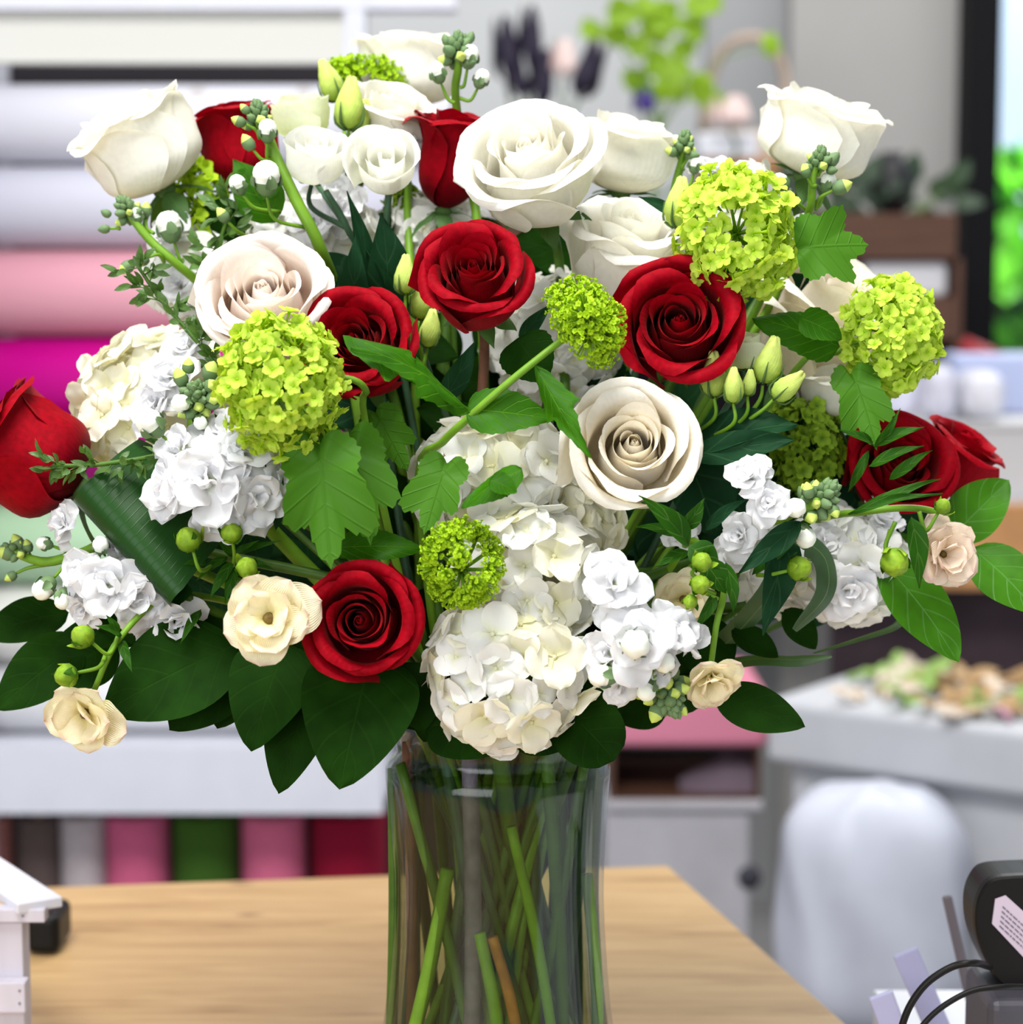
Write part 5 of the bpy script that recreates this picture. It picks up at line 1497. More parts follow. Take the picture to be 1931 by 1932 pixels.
hydrangea([(1440, 1075, 0.02, 150, 160)], 'small white hydrangea behind the ranunculus leaves, lower right', 12, HYDR, 90)

# ---- viburnum
viburnum(530, 722, -0.10, 232, 268, 'large lime green viburnum ball over the blush white rose', 41, VIB, 40, 330, stem=[(640, 712, -0.09), (690, 735, -0.085), (690, 800, -0.06)],
         leaves=[dict(b=(668, 640), tip=(870, 765), w=120, seed=3, normal=(0.3, 0.7, 0.6), d=-0.11, shape='lobed', serr=0.12, nser=7, fold=-0.35, bend=0.6),
                 dict(b=(600, 800), tip=(625, 1075), w=205, seed=4, normal=(0, 0.25, 1), d=-0.10, dt=-0.12),
                 dict(b=(650, 790), tip=(700, 1030), w=165, seed=5, normal=(0.3, 0.2, 1), d=-0.08, dt=-0.11),
                 dict(b=(700, 760), tip=(770, 890), w=110, seed=6, normal=(0.2, 0.0, 1), d=-0.05),
                 dict(b=(620, 1035), tip=(800, 1035), w=66, seed=7, normal=(0, 0.5, 1), d=-0.085, shape='oval', serr=0.06, nser=11)])
viburnum(1390, 442, -0.05, 222, 250, 'loose lime green viburnum ball with an open middle, upper right', 42, VIB, 42, 250, skip=lambda v: (v.x ** 2 + (v.y - 0.05) ** 2) < 0.10 and v.z > 0, stem=[(1440, 560, 0.0)],
         leaves=[dict(b=(1488, 470), tip=(1640, 462), w=165, seed=11, normal=(-0.2, 0.15, 1), d=-0.06, dt=-0.05)])
viburnum(1685, 632, -0.02, 186, 218, 'lime green viburnum ball at the right above the red roses', 43, VIB, 36, 260, jit=0.2, stem=[(1580, 665, -0.01), (1500, 700, 0.0)],
         leaves=[dict(b=(1585, 655), tip=(1420, 600), w=95, seed=13, normal=(0, 0.5, 1), d=-0.03, shape='egg', serr=0.08, nser=9, fold=-0.2),
                 dict(b=(1600, 680), tip=(1655, 850), w=120, seed=14, normal=(0.1, 0.1, 1), d=-0.03, dt=-0.05),
                 dict(b=(1510, 600), tip=(1590, 640), w=70, seed=15, normal=(0, 0.5, 1), d=-0.045, shape='egg', serr=0.08, nser=6)])
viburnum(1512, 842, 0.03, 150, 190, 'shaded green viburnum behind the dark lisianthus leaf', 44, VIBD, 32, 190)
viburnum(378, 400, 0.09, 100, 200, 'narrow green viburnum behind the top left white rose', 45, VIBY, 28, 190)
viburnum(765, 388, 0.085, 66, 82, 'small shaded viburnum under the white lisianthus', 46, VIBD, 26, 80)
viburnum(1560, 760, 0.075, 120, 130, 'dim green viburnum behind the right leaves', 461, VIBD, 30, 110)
young_viburnum([(1052, 552, -0.09, 66, (-.5, .5, .7)), (1095, 545, -0.09, 84, (0, .8, .7)), (1060, 592, -0.10, 70, (-.5, 0, .9)), (1108, 590, -0.115, 86, (0, 0.1, 1)), (1150, 590, -0.10, 78, (.5, .4, .8)), (1110, 640, -0.11, 80, (-.1, -.3, 1)), (1155, 630, -0.105, 76, (.5, 0, .8)), (1140, 672, -0.095, 66, (.2, -.7, .7)), (1075, 625, -0.10, 60, (-.5, -.3, .9)), (1125, 555, -0.095, 56, (.2, .7, .7))],
    'young knobbly green viburnum on a slanting branch between the red roses', 47, VIBY, hub=(1105, 612, -0.08),
    stem=[(1050, 650, -0.085), (960, 722, -0.09), (885, 788, -0.085), (835, 835, -0.07), (790, 900, -0.03)], stemmat=STEML,
    leaves=[dict(b=(872, 765), tip=(662, 655), w=130, seed=21, normal=(-0.2, 0.75, 0.6), d=-0.10, dt=-0.125, shape='lobed', serr=0.1, nser=8, fold=-0.3, bend=0.8),
            dict(b=(880, 775), tip=(1040, 790), w=95, seed=22, normal=(0.1, 0.4, 1), d=-0.085, shape='egg', serr=0.09, nser=8),
            dict(b=(1020, 705), tip=(1115, 865), w=76, seed=23, normal=(-0.5, 0.3, 0.9), d=-0.10, dt=-0.12, shape='lobed', serr=0.12, nser=8, fold=-0.4),
            dict(b=(975, 640), tip=(1030, 720), w=110, seed=24, normal=(0, 0.2, 1), d=-0.06, shape='egg', serr=0.06, nser=8, mat=LEAFS),
            dict(b=(850, 850), tip=(800, 1010), w=130, seed=25, normal=(-0.1, 0.15, 1), d=-0.10, dt=-0.115),
            dict(b=(985, 885), tip=(872, 960), w=62, seed=26, normal=(-0.4, 0.5, 0.8), d=-0.12, shape='egg', serr=0.08, nser=8, fold=-0.3),
            dict(b=(925, 905), tip=(975, 930), w=50, seed=27, normal=(0.2, 0.5, 0.8), d=-0.125, shape='egg', serr=0.1, nser=5)])
young_viburnum([(872 + 66 * math.cos(a), 1064 + 72 * math.sin(a), -0.115 - 0.012 * math.sin(a * 2), 58, (math.cos(a) * .8, -math.sin(a) * .8, .6)) for a in [R(i * 32.7 + 8) for i in range(11)]]
    + [(862, 1010, -0.13, 54, (0, .4, .9)), (868, 1052, -0.14, 48, (0, 0, 1)), (900, 1105, -0.135, 46, (.3, -.3, .9)), (840, 1090, -0.135, 42, (-.3, -.3, .9)), (876, 1130, -0.13, 46, (0, -.5, .9))],
    'young green viburnum with open ring of florets before the hydrangea', 48, VIBY, hub=(872, 1075, -0.09), stem=[(868, 1090, -0.06), (860, 1150, -0.03)])
young_viburnum([(632, 128, 0.10, 62, (-.4, .6, .6)), (668, 122, 0.10, 70, (0, .8, .5)), (650, 150, 0.095, 60, (0, .3, .9)), (715, 122, 0.10, 62, (0, .8, .5)), (745, 138, 0.10, 58, (.5, .6, .5)), (762, 160, 0.105, 40, (.7, .2, .5))],
    'two small lime viburnum lumps before the topmost rose', 49, VIBY, hub=(690, 175, 0.11))

# ---- lisianthus
t = None
def lisianthus(label, heads, buds, path, leaves=(), neck=None, foot=None, seed=1, r=0.0021, mat=STEMD):
    pp = [W(*q) for q in path]
    p2, foot = stem_route(pp[-1], (pp[-2] - pp[-1]), r, neck, foot)
    t = thing('lisianthus_stem', foot, label, 'lisianthus')
    add_stem(t, pp + p2[2:], r, mat)
    for h in heads:
        base, ax = lisi_head(t, *h[:5], mat=h[5], seed=h[6], H=h[7] if len(h) > 7 else 1.15, N=h[8] if len(h) > 8 else 11, opening=h[9] if len(h) > 9 else 1.0)
        q = Vector(W(*h[-1])) if isinstance(h[-1], tuple) and len(h[-1]) == 3 and len(h) > 10 else pp[min(1, len(pp) - 1)]
        side_stem(t, [base, base - ax * 0.018, q], 0.0016, mat)
    for i, b in enumerate(buds):
        base, ax = lisi_bud(t, *b[:5], seed=seed * 5 + i, mat=b[6] if len(b) > 6 else BUDG)
        side_stem(t, [base, base - ax * 0.012, W(*b[5])], 0.0012, STEML if len(b) < 8 else b[7])
    for i, l in enumerate(leaves):
        leaf_between('leaf', t, W(*l[0]), W(*l[1]), S(l[2]), LEAFL, l[3], seed + i, shape=l[4] if len(l) > 4 else 'lance', fold=0.25, bend=0.5)
    return t
lisianthus('white lisianthus with a round open bloom, upper left of centre', [(725, 305, -0.01, 150, (0.0, 0.42, 0.9), LISI, 51, 1.3, 8)], [], [(735, 360, 0.01), (728, 460, 0.02), (735, 560, 0.03)],
           [((735, 590, 0.01), (720, 400, -0.01), 90, (0.3, 0, 1)), ((760, 620, 0.02), (690, 470, -0.01), 70, (-0.2, 0.1, 1))])
lisianthus('cream white lisianthus cup left of the round open one', [(592, 290, 0.0, 138, (0.1, 0.78, 0.6), LISI, 52, 1.3, 8, 0.6), (572, 212, 0.045, 135, (-0.05, 0.9, 0.35), LISIG, 53, 1.2, 8, 0.3)],
           [(660, 195, 0.03, 95, (0.05, 1, .1), (655, 330, 0.03)), (622, 152, 0.06, 78, (-0.35, 1, .1), (655, 330, 0.04)), (684, 222, 0.05, 66, (0.2, 1, .1), (660, 330, 0.04))], [(615, 360, 0.0), (655, 430, 0.01), (690, 540, 0.02)],
           [((668, 620, 0.01), (672, 440, -0.02), 60, (0.0, 0.1, 1)), ((715, 600, 0.015), (655, 360, -0.005), 44, (0.3, 0, 1)), ((600, 560, 0.02), (690, 500, 0.02), 120, (0, 0.3, 1), 'oval'), ((640, 620, 0.02), (620, 480, 0.02), 100, (0.3, 0.1, 1), 'oval')])
lisianthus('pale yellow half open lisianthus with six buds, right of the open red rose', [(1402, 655, -0.03, 92, (-0.05, 0.95, 0.3), LISIG, 54, 1.45, 8, 0.25)],
           [(1347, 706, -0.06, 84, (-0.05, 1, 0.25), (1310, 820, -0.04)), (1385, 727, -0.07, 66, (0.0, 1, 0.2), (1320, 835, -0.04)), (1414, 722, -0.06, 48, (0.1, 1, 0.2), (1350, 830, -0.04)), (1452, 680, -0.055, 88, (0.25, 1, 0.2), (1370, 830, -0.04)), (1488, 728, -0.06, 72, (0.75, 0.7, 0.2), (1350, 830, -0.04))],
           [(1385, 745, -0.03), (1335, 830, -0.035), (1290, 920, 0.0), (1200, 1100, 0.02)],
           [((1305, 845, -0.05), (1505, 800, -0.06), 95, (0, 0.75, 0.7), 'oval'), ((1300, 860, -0.055), (1500, 830, -0.075), 58, (0, 0.2, 1), 'oval'), ((1300, 870, -0.02), (1350, 1010, -0.02), 130, (0.3, 0, 1), 'oval'), ((1330, 900, 0.0), (1440, 960, 0.0), 130, (0, 0.3, 1), 'oval')])
lisianthus('yellow-green lisianthus buds behind the central red rose', [], [(765, 518, -0.02, 72, (0.0, 1, .1), (770, 640, 0.0)), (800, 560, -0.01, 84, (0.1, 1, .1), (800, 690, 0.0)), (812, 620, -0.02, 70, (0.15, 1, .2), (820, 720, 0.0)), (798, 540, 0.01, 50, (0.1, 1, .1), (800, 690, 0.0))],
           [(790, 640, 0.0), (815, 720, 0.01), (850, 850, 0.02)], [((835, 760, -0.02), (900, 640, -0.03), 46, (0.3, 0.1, 1)), ((980, 640, -0.03), (1045, 570, -0.045), 30, (0.3, 0.3, 1))])
lisianthus('single plump green lisianthus bud left of the loose viburnum ball', [], [(1282, 382, -0.01, 92, (0.08, 1, .1), (1280, 450, 0.01))], [(1280, 440, 0.01), (1262, 520, 0.02), (1200, 700, 0.03)],
           [((1275, 405, 0.0), (1205, 370, 0.0), 24, (0, 0.3, 1))])

# ---- stock
stock((865, 92, 0.03), [], [(885, 108, 0.03, 46, (0.15, 1, .3), 'white', (868, 165, 0.035)), (826, 138, 0.03, 42, (-0.35, 1, .3), 'white', (858, 195, 0.035)), (908, 150, 0.035, 38, (0.4, 1, .2), 'white', (868, 185, 0.04)), (842, 75, 0.03, 24, (-.4, 1, .1), 'green'), (888, 70, 0.03, 24, (.4, 1, .1), 'green')],
      [(865, 128, 0.035), (860, 190, 0.045), (885, 340, 0.06), (905, 480, 0.05)], 'grey-green stock bud tip standing up at the top centre', 61, tipsize=78, tipaxis=(0.02, 1, .15))
stock((488, 215, 0.0), [(590, 420, 0.04, 90, (0, .3, 1)), (640, 400, 0.045, 90, (.4, .3, 1))], [(450, 228, -0.005, 30, (-1, .4, .2), 'tip', (490, 262, 0.0)), (462, 205, -0.005, 24, (-.8, .8, .2), 'tip', (492, 250, 0.0)), (468, 268, -0.01, 36, (-.6, .9, .2), 'tip', (515, 300, 0.0)), (505, 248, -0.01, 44, (.1, 1, .4), 'white', (510, 300, 0.0)), (503, 338, -0.02, 66, (.05, 1, .45), 'white', (580, 430, 0.0)), (450, 350, -0.005, 40, (-.4, .9, .4), 'white', (530, 400, 0.01)), (420, 405, 0.0, 34, (-.6, .8, .4), 'tip', (480, 450, 0.02))],
      [(497, 235, 0.0), (520, 295, 0.0), (560, 380, -0.005), (605, 470, 0.0), (650, 620, 0.03)], 'stock stem with pale buds left of the cream lisianthus cups', 62, tipsize=66, tipaxis=(-0.1, 1, .2), r=0.0034,
      leaves=[((500, 330, 0.03), (470, 380, 0.03), 90, (0, .2, 1), LEAFV), ((520, 420, 0.03), (440, 300, 0.03), 95, (0, .2, 1), LEAFV)])
stock((238, 392, 0.02), [(320, 440, 0.04, 80, (-.3, .5, .8)), (340, 540, 0.04, 80, (-.3, .3, .9))], [(196, 432, 0.02, 24, (-1, -.1, .1), 'green', (225, 432, 0.02)), (258, 408, 0.02, 32, (-.2, 1, .3), 'white', (262, 432, 0.02)), (200, 402, 0.02, 22, (-.9, .5, .1), 'green'), (276, 395, 0.025, 30, (.1, 1, .2), 'tip', (290, 440, 0.02)), (238, 505, 0.01, 34, (-.7, -.6, .2), 'tip', (300, 480, 0.02)), (268, 492, 0.01, 30, (-.5, -.3, .2), 'tip', (310, 495, 0.02)), (320, 430, 0.02, 60, (-.3, 1, .1), 'white', (345, 490, 0.03))],
      [(250, 412, 0.02), (285, 455, 0.02), (330, 495, 0.02), (400, 560, 0.03), (560, 760, 0.04)], 'stock stem with grey-green buds bent left under the top left rose', 63, tipsize=62, tipaxis=(-0.5, 0.8, .1), r=0.0026)
stock((1292, 272, 0.03), [], [(1312, 312, 0.03, 34, (.2, 1, .2), 'white', (1298, 350, 0.035)), (1300, 268, 0.03, 28, (.5, 1, .2), 'tip', (1290, 310, 0.035)), (1305, 290, 0.03, 26, (.6, .8, .2), 'tip', (1290, 320, 0.035))],
      [(1288, 300, 0.035), (1275, 350, 0.04), (1255, 440, 0.05), (1200, 620, 0.05)], 'stock bud tip right beside the pair of upper white roses', 64, tipsize=62, tipaxis=(0.1, 1, .1))
stock((1548, 300, -0.02), [(1500, 440, 0.03, 90, (.3, .5, .8)), (1345, 330, 0.06, 80, (0, .8, .5))], [(1520, 322, -0.025, 28, (-.4, 1, .3), 'tip', (1540, 350, -0.02)), (1475, 345, -0.02, 38, (-.7, .8, .3), 'white', (1525, 400, -0.01)), (1590, 352, -0.02, 40, (.9, .35, .2), 'tip', (1540, 395, -0.01)), (1562, 345, -0.015, 38, (.3, 1, .2), 'white', (1540, 390, -0.01)), (1572, 300, -0.02, 34, (.7, .7, .2), 'green', (1545, 330, -0.02))],
      [(1535, 330, -0.02), (1530, 390, -0.015), (1510, 440, 0.0), (1440, 600, 0.02)], 'stock bud tip in front of the top right white rose', 65, tipsize=62, tipaxis=(0.05, 1, .2), r=0.0024)
stock((372, 745, -0.07), [(395, 905, -0.085, 165, (-.2, .1, 1)), (330, 925, -0.075, 125, (-.7, -.1, .8)), (455, 860, -0.08, 130, (.2, .6, .8)), (480, 935, -0.08, 140, (.4, -.2, .9)), (345, 850, -0.07, 110, (-.5, .5, .8)), (420, 965, -0.075, 120, (0, -.5, .9)), (530, 900, -0.07, 110, (.7, .1, .8)), (430, 815, -0.065, 100, (0, .7, .7)), (300, 770, -0.035, 110, (-.5, .3, .8)), (325, 715, -0.035, 105, (-.2, .5, .9)), (350, 660, -0.02, 90, (0, .6, .8))],
      [(340, 712, -0.07, 40, (-.3, 1, .5), 'tip', (372, 770, -0.065)), (398, 700, -0.07, 44, (.4, .9, .5), 'tip', (375, 770, -0.065)), (400, 728, -0.075, 38, (.6, .3, .7), 'tip'), (345, 760, -0.075, 44, (-.6, -.1, .8), 'white'), (402, 752, -0.075, 34, (.6, -.3, .7), 'tip'), (378, 795, -0.07, 34, (.2, -.6, .7), 'white'), (285, 800, -0.075, 64, (-.5, .6, .5), 'white', (355, 830, -0.06)), (356, 690, -0.07, 32, (0, 1, .4), 'tip')],
      [(368, 780, -0.062), (372, 830, -0.06), (420, 900, -0.045), (560, 1050, 0.0)], 'full white stock spike at the left beside the large lime viburnum', 66, tipsize=84, tipaxis=(-0.05, 0.5, .8), r=0.0042, tipn=34,
      leaves=[((520, 1000, -0.06), (535, 900, -0.08), 18, (0.3, 0, 1)), ((430, 830, -0.05), (405, 780, -0.06), 22, (0.3, 0, 1))])
stock((25, 1035, -0.02), [(210, 1105, -0.06, 130, (-.1, 0, 1)), (165, 1085, -0.05, 110, (-.5, .2, .8)), (255, 1120, -0.055, 120, (.3, -.2, .9)), (230, 1050, -0.04, 100, (.2, .6, .8)), (330, 1165, -0.05, 110, (.2, -.4, .9)), (125, 990, -0.035, 84, (-.6, .4, .8)), (290, 1180, -0.045, 90, (0, -.5, .9)), (165, 1140, -0.045, 80, (-.5, -.4, .8))],
      [(12, 1042, -0.02, 40, (-1, .3, .2), 'tip', (70, 1060, -0.02)), (33, 1022, -0.02, 34, (-.5, .9, .2), 'tip', (80, 1055, -0.02)), (20, 1088, -0.02, 26, (-.8, -.5, .2), 'tip', (90, 1065, -0.02)), (85, 1026, -0.03, 32, (-.9, .3, .3), 'white', (125, 1045, -0.03)), (190, 1030, -0.055, 40, (.2, .6, .8), 'white', (170, 1055, -0.04)), (85, 1108, -0.04, 50, (-.6, -.7, .3), 'white', (118, 1060, -0.03)), (120, 1128, -0.045, 42, (-.1, -1, .4), 'white', (122, 1065, -0.03)), (52, 1030, -0.02, 28, (-.2, 1, .2), 'tip', (90, 1058, -0.02))],
      [(45, 1050, -0.02), (90, 1060, -0.025), (150, 1045, -0.03), (230, 1025, -0.03), (400, 1090, 0.0), (600, 1180, 0.01)], 'white stock spike lying out to the left edge with pale buds', 67, tipsize=52, tipaxis=(-1, 0.2, .1), r=0.0028, tipn=14)
stock((1262, 1318, -0.085), [(1160, 1105, -0.10, 128, (-.1, .4, 1)), (1200, 1215, -0.115, 135, (0, .2, 1)), (1155, 1235, -0.10, 110, (-.5, .1, .8)), (1255, 1195, -0.10, 110, (.5, .3, .8)), (1290, 1200, -0.09, 100, (.9, .2, .4)), (1180, 1165, -0.095, 100, (-.1, .2, 1)), (1230, 1260, -0.095, 90, (.2, -.3, .9)), (1170, 1290, -0.08, 80, (-.2, -.4, .8))],
      [(1200, 1215, -0.135, 70, (-.1, 0, 1), 'white'), (1140, 1275, -0.11, 56, (-1, .05, .3), 'white', (1195, 1245, -0.10)), (1253, 1252, -0.11, 50, (.2, .3, .9), 'white', (1225, 1250, -0.10)), (1222, 1300, -0.10, 46, (-.4, -.8, .6), 'white', (1215, 1270, -0.10)), (1240, 1345, -0.085, 44, (-.5, -.9, .3), 'tip'), (1285, 1338, -0.085, 34, (.6, -.6, .3), 'tip'), (1288, 1300, -0.09, 34, (.8, .2, .5), 'tip')],
      [(1242, 1300, -0.09), (1218, 1250, -0.10), (1190, 1150, -0.075), (1120, 1140, -0.03), (1040, 1200, 0.0)], 'white stock spike in front, low right of the big hydrangea, its tip hanging down', 68, tipsize=96, tipaxis=(0.35, -0.8, .5), r=0.0034, tipn=34)
stock((1552, 935, -0.07), [(1415, 905, -0.085, 92, (-.3, .6, .8)), (1448, 950, -0.09, 84, (.1, .1, 1)), (1400, 1010, -0.06, 90, (-.4, .1, .9)), (1385, 1040, -0.05, 80, (-.5, -.2, .8)), (1470, 1050, -0.04, 90, (.1, 0, 1)), (1290, 1010, -0.03, 70, (-.4, .4, .8)), (1440, 905, -0.085, 60, (.4, .6, .8), 1)],
      [(1500, 960, -0.085, 48, (.3, .3, .9), 'white'), (1515, 1010, -0.07, 52, (.5, -.5, .5), 'white', (1480, 980, -0.07)), (1525, 925, -0.08, 34, (-.2, 1, .3), 'tip'), (1575, 965, -0.075, 30, (.3, -.8, .5), 'tip')],
      [(1530, 955, -0.075), (1480, 975, -0.07), (1420, 1000, -0.05), (1300, 1080, 0.0)], 'white stock spike on the right with a grey-green bud tip', 69, tipsize=92, tipaxis=(0.65, 0.55, .4), r=0.003, tipn=34,
      leaves=[((1510, 985, -0.08), (1390, 1085, -0.09), 44, (0.3, .3, 1)), ((1330, 1000, -0.07), (1415, 940, -0.09), 26, (0, .5, 1)), ((1480, 985, -0.05), (1440, 1200, -0.06), 70, (0.3, 0, 1))])
stock(None, [(1640, 1040, -0.01, 110, (.4, .3, .9)), (1600, 1110, -0.015, 120, (.1, -.2, 1)), (1560, 1030, -0.01, 100, (0, .3, 1)), (1660, 985, 0.0, 90, (.4, .6, .6))], [(1688, 1060, -0.04, 56, (.1, -.3, .9), 'white', (1680, 1000, -0.03))],
      [(1640, 1000, 0.0), (1560, 1020, 0.0), (1440, 1060, 0.01)], 'ruffled white stock blossoms low right beside the peach ranunculus', 70, r=0.0026)
stock(None, [(640, 370, 0.06, 90, (-.2, .5, .8)), (560, 400, 0.06, 100, (-.2, .5, .8)), (520, 420, 0.055, 84, (-.5, .4, .8))], [], [(590, 400, 0.07), (620, 500, 0.06), (680, 640, 0.05)], 'white stock blossoms behind the slanting stock stem, upper left', 71)
stock(None, [(795, 300, 0.06, 70, (.8, .3, .5), 1), (790, 275, 0.065, 60, (.8, .3, .5), 1)], [], [(770, 300, 0.07), (770, 420, 0.07), (780, 600, 0.05)], 'pale pinkish stock blossoms between the lisianthus and narrow red rose', 72)

# ---- butterfly ranunculus
ranunculus('cream yellow butterfly ranunculus beside the low red rose', [(500, 1185, -0.08), (470, 1150, -0.05), (440, 1090, -0.03), (560, 1180, 0.0)], [(505, 1165, -0.12, 192, (-0.05, 0.15, 1), RANC, 17, 0.9)],
           [(355, 1017, -0.085, 50, (-.3, .9, .4), (410, 1060, -0.05)), (437, 1005, -0.085, 42, (0, .7, .7), (440, 1070, -0.05)), (466, 1070, -0.09, 42, (.1, .5, .8), (450, 1100, -0.05))],
           [((440, 1060, -0.06), (395, 1130, -0.07), 20, (0, .3, 1)), ((430, 1050, -0.05), (370, 1095, -0.07), 18, (0, .3, 1)), ((450, 1050, -0.05), (490, 1020, -0.08), 14, (0, .3, 1)), ((440, 1050, -0.05), (400, 1000, -0.07), 16, (0, .3, 1)), ((455, 1060, -0.06), (520, 1075, -0.07), 16, (0, .5, 1)), ((445, 1070, -0.06), (425, 1140, -0.07), 20, (0, .3, 1)), ((380, 1150, -0.05), (340, 1215, -0.07), 18, (0, .3, 1)), ((455, 1045, -0.05), (530, 1020, -0.07), 14, (0, .3, 1)), ((390, 1060, -0.06), (345, 1065, -0.07), 20, (0, .3, 1))], seed=81)
ranunculus('peach cream butterfly ranunculus hanging at the lower left', [(178, 1302, -0.075), (215, 1220, -0.075), (275, 1150, -0.06), (330, 1120, -0.045), (480, 1150, 0.0), (620, 1230, 0.01)], [(155, 1352, -0.09, 178, (-.30, -.30, .9), RANC, 11, 0.8)],
           [(155, 1200, -0.095, 46, (-.6, .5, .5), (225, 1195, -0.075)), (124, 1275, -0.10, 46, (-.8, -.2, .5), (200, 1235, -0.075))],
           [((230, 1200, -0.075), (180, 1180, -0.09), 18, (0, .5, 1)), ((230, 1210, -0.07), (250, 1270, -0.09), 18, (0, .3, 1)), ((225, 1190, -0.075), (200, 1160, -0.08), 14, (0, .3, 1))], seed=82)
ranunculus('peach cream butterfly ranunculus beside the hanging stock tip', [(1340, 1270, -0.07), (1352, 1180, -0.075), (1365, 1100, -0.07), (1310, 1020, -0.06), (1260, 1080, 0.0)], [(1343, 1288, -0.085, 142, (.15, -.55, .65), RANC, 15, 1.05)],
           [(1325, 1060, -0.10, 40, (.2, .4, .9), (1350, 1110, -0.08)), (1322, 1103, -0.105, 38, (.1, .1, 1), (1355, 1130, -0.08)), (1303, 1136, -0.10, 28, (-.3, -.4, .8), (1350, 1120, -0.08))],
           [((1300, 1030, -0.08), (1205, 935, -0.10), 44, (0.3, .4, 1)), ((1290, 1010, -0.08), (1200, 995, -0.09), 26, (0, .6, 1)), ((1300, 1040, -0.08), (1235, 1070, -0.09), 22, (0, .4, 1)), ((1330, 1060, -0.08), (1370, 1120, -0.08), 50, (0, .3, 1)), ((1300, 1030, -0.09), (1360, 1075, -0.09), 50, (0, .3, 1)), ((1350, 1120, -0.08), (1310, 1190, -0.09), 22, (.3, .1, 1)), ((1370, 1060, -0.08), (1385, 1160, -0.08), 26, (.3, .1, 1)), ((1290, 1000, -0.08), (1330, 940, -0.085), 30, (.3, .1, 1))], seed=83)
ranunculus('pale peach pink butterfly ranunculus at the right end', [(1760, 1040, -0.02), (1790, 985, -0.03), (1740, 960, -0.04), (1640, 965, -0.045), (1500, 1000, 0.0)], [(1785, 1048, -0.04, 158, (.40, -.10, .8), RANP, 18, 1.0)],
           [(1780, 955, -0.05, 32, (.5, .8, .3), (1735, 965, -0.045)), (1690, 1062, -0.06, 56, (.1, -.4, .8), (1690, 985, -0.045)), (1510, 1072, -0.07, 48, (.8, .2, .5), (1430, 1085, -0.05))],
           [((1620, 965, -0.05), (1775, 905, -0.06), 20, (0, .5, 1)), ((1600, 970, -0.05), (1780, 930, -0.065), 18, (0, .5, 1)), ((1680, 905, -0.05), (1760, 850, -0.06), 22, (0, .5, 1)), ((1640, 880, -0.05), (1745, 840, -0.06), 22, (0, .5, 1)), ((1650, 840, -0.05), (1580, 810, -0.06), 18, (0, .5, 1)), ((1650, 845, -0.05), (1700, 770, -0.06), 16, (0.3, .2, 1)), ((1650, 840, -0.05), (1745, 805, -0.06), 24, (0, .5, 1)), ((1640, 850, -0.04), (1600, 930, -0.03), 18, (0, .2, 1)), ((1720, 975, -0.05), (1735, 1110, -0.05), 40, (0.2, .1, 1)), ((1420, 1085, -0.05), (1560, 960, -0.06), 30, (0, .5, 1))], seed=84)
ranunculus('shaded beige butterfly ranunculus behind the front stock spike', [(1290, 1130, -0.03), (1270, 1180, 0.0), (1180, 1240, 0.02)], [(1290, 1130, -0.05, 130, (-.1, .1, 1), RANC, 13, 1.0)], [], [], seed=85)

# ---- leafy branches
def branch(name, label, cat, path, leaves, mat, seed=1, r=0.0021, neck=None, foot=None, stemmat=None, shape='oval'):
    pp = [W(*q) for q in path]
    p2, foot = stem_route(pp[-1], (pp[-2] - pp[-1]), r, neck, foot)
    t = thing(name, foot, label, cat)
    add_stem(t, pp + p2[2:], r, stemmat or STEM)
    for i, l in enumerate(leaves):
        kw = dict(shape=shape, fold=0.12, bend=0.5, wav=0.012, nw=9, nl=18)
        if len(l) > 4: kw.update(l[4])
        m = kw.pop('mat', mat)
        leaf_between('leaf', t, W(*l[0]), W(*l[1]), S(l[2]), m, l[3], seed * 3 + i, **kw)
    return t
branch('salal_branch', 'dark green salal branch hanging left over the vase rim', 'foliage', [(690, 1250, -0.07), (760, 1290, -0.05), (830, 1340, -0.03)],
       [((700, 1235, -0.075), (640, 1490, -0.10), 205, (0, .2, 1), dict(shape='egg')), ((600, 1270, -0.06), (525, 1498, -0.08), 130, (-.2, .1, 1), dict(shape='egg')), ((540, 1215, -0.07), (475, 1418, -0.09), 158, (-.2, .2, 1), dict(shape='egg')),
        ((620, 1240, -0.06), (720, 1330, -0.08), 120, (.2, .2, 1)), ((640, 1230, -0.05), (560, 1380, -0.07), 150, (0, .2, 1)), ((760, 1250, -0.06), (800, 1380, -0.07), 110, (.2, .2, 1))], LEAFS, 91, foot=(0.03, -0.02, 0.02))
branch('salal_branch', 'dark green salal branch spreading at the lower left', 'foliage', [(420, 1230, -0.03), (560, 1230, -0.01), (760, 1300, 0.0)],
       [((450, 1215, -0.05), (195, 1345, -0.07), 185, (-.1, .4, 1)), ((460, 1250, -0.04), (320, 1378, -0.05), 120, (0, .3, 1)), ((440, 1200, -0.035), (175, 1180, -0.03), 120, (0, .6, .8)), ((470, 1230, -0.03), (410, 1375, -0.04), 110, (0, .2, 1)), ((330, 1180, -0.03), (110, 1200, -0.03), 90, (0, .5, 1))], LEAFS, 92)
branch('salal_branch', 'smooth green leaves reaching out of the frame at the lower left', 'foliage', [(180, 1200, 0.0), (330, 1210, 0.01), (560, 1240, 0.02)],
       [((160, 1205, -0.01), (-10, 1340, -0.03), 118, (.1, .4, 1), dict(bend=0.3)), ((130, 1155, 0.01), (-40, 1200, 0.0), 92, (0, .5, 1), dict(bend=0.4)), ((220, 1210, -0.01), (90, 1290, -0.02), 130, (0, .4, 1))], LEAFS, 93)
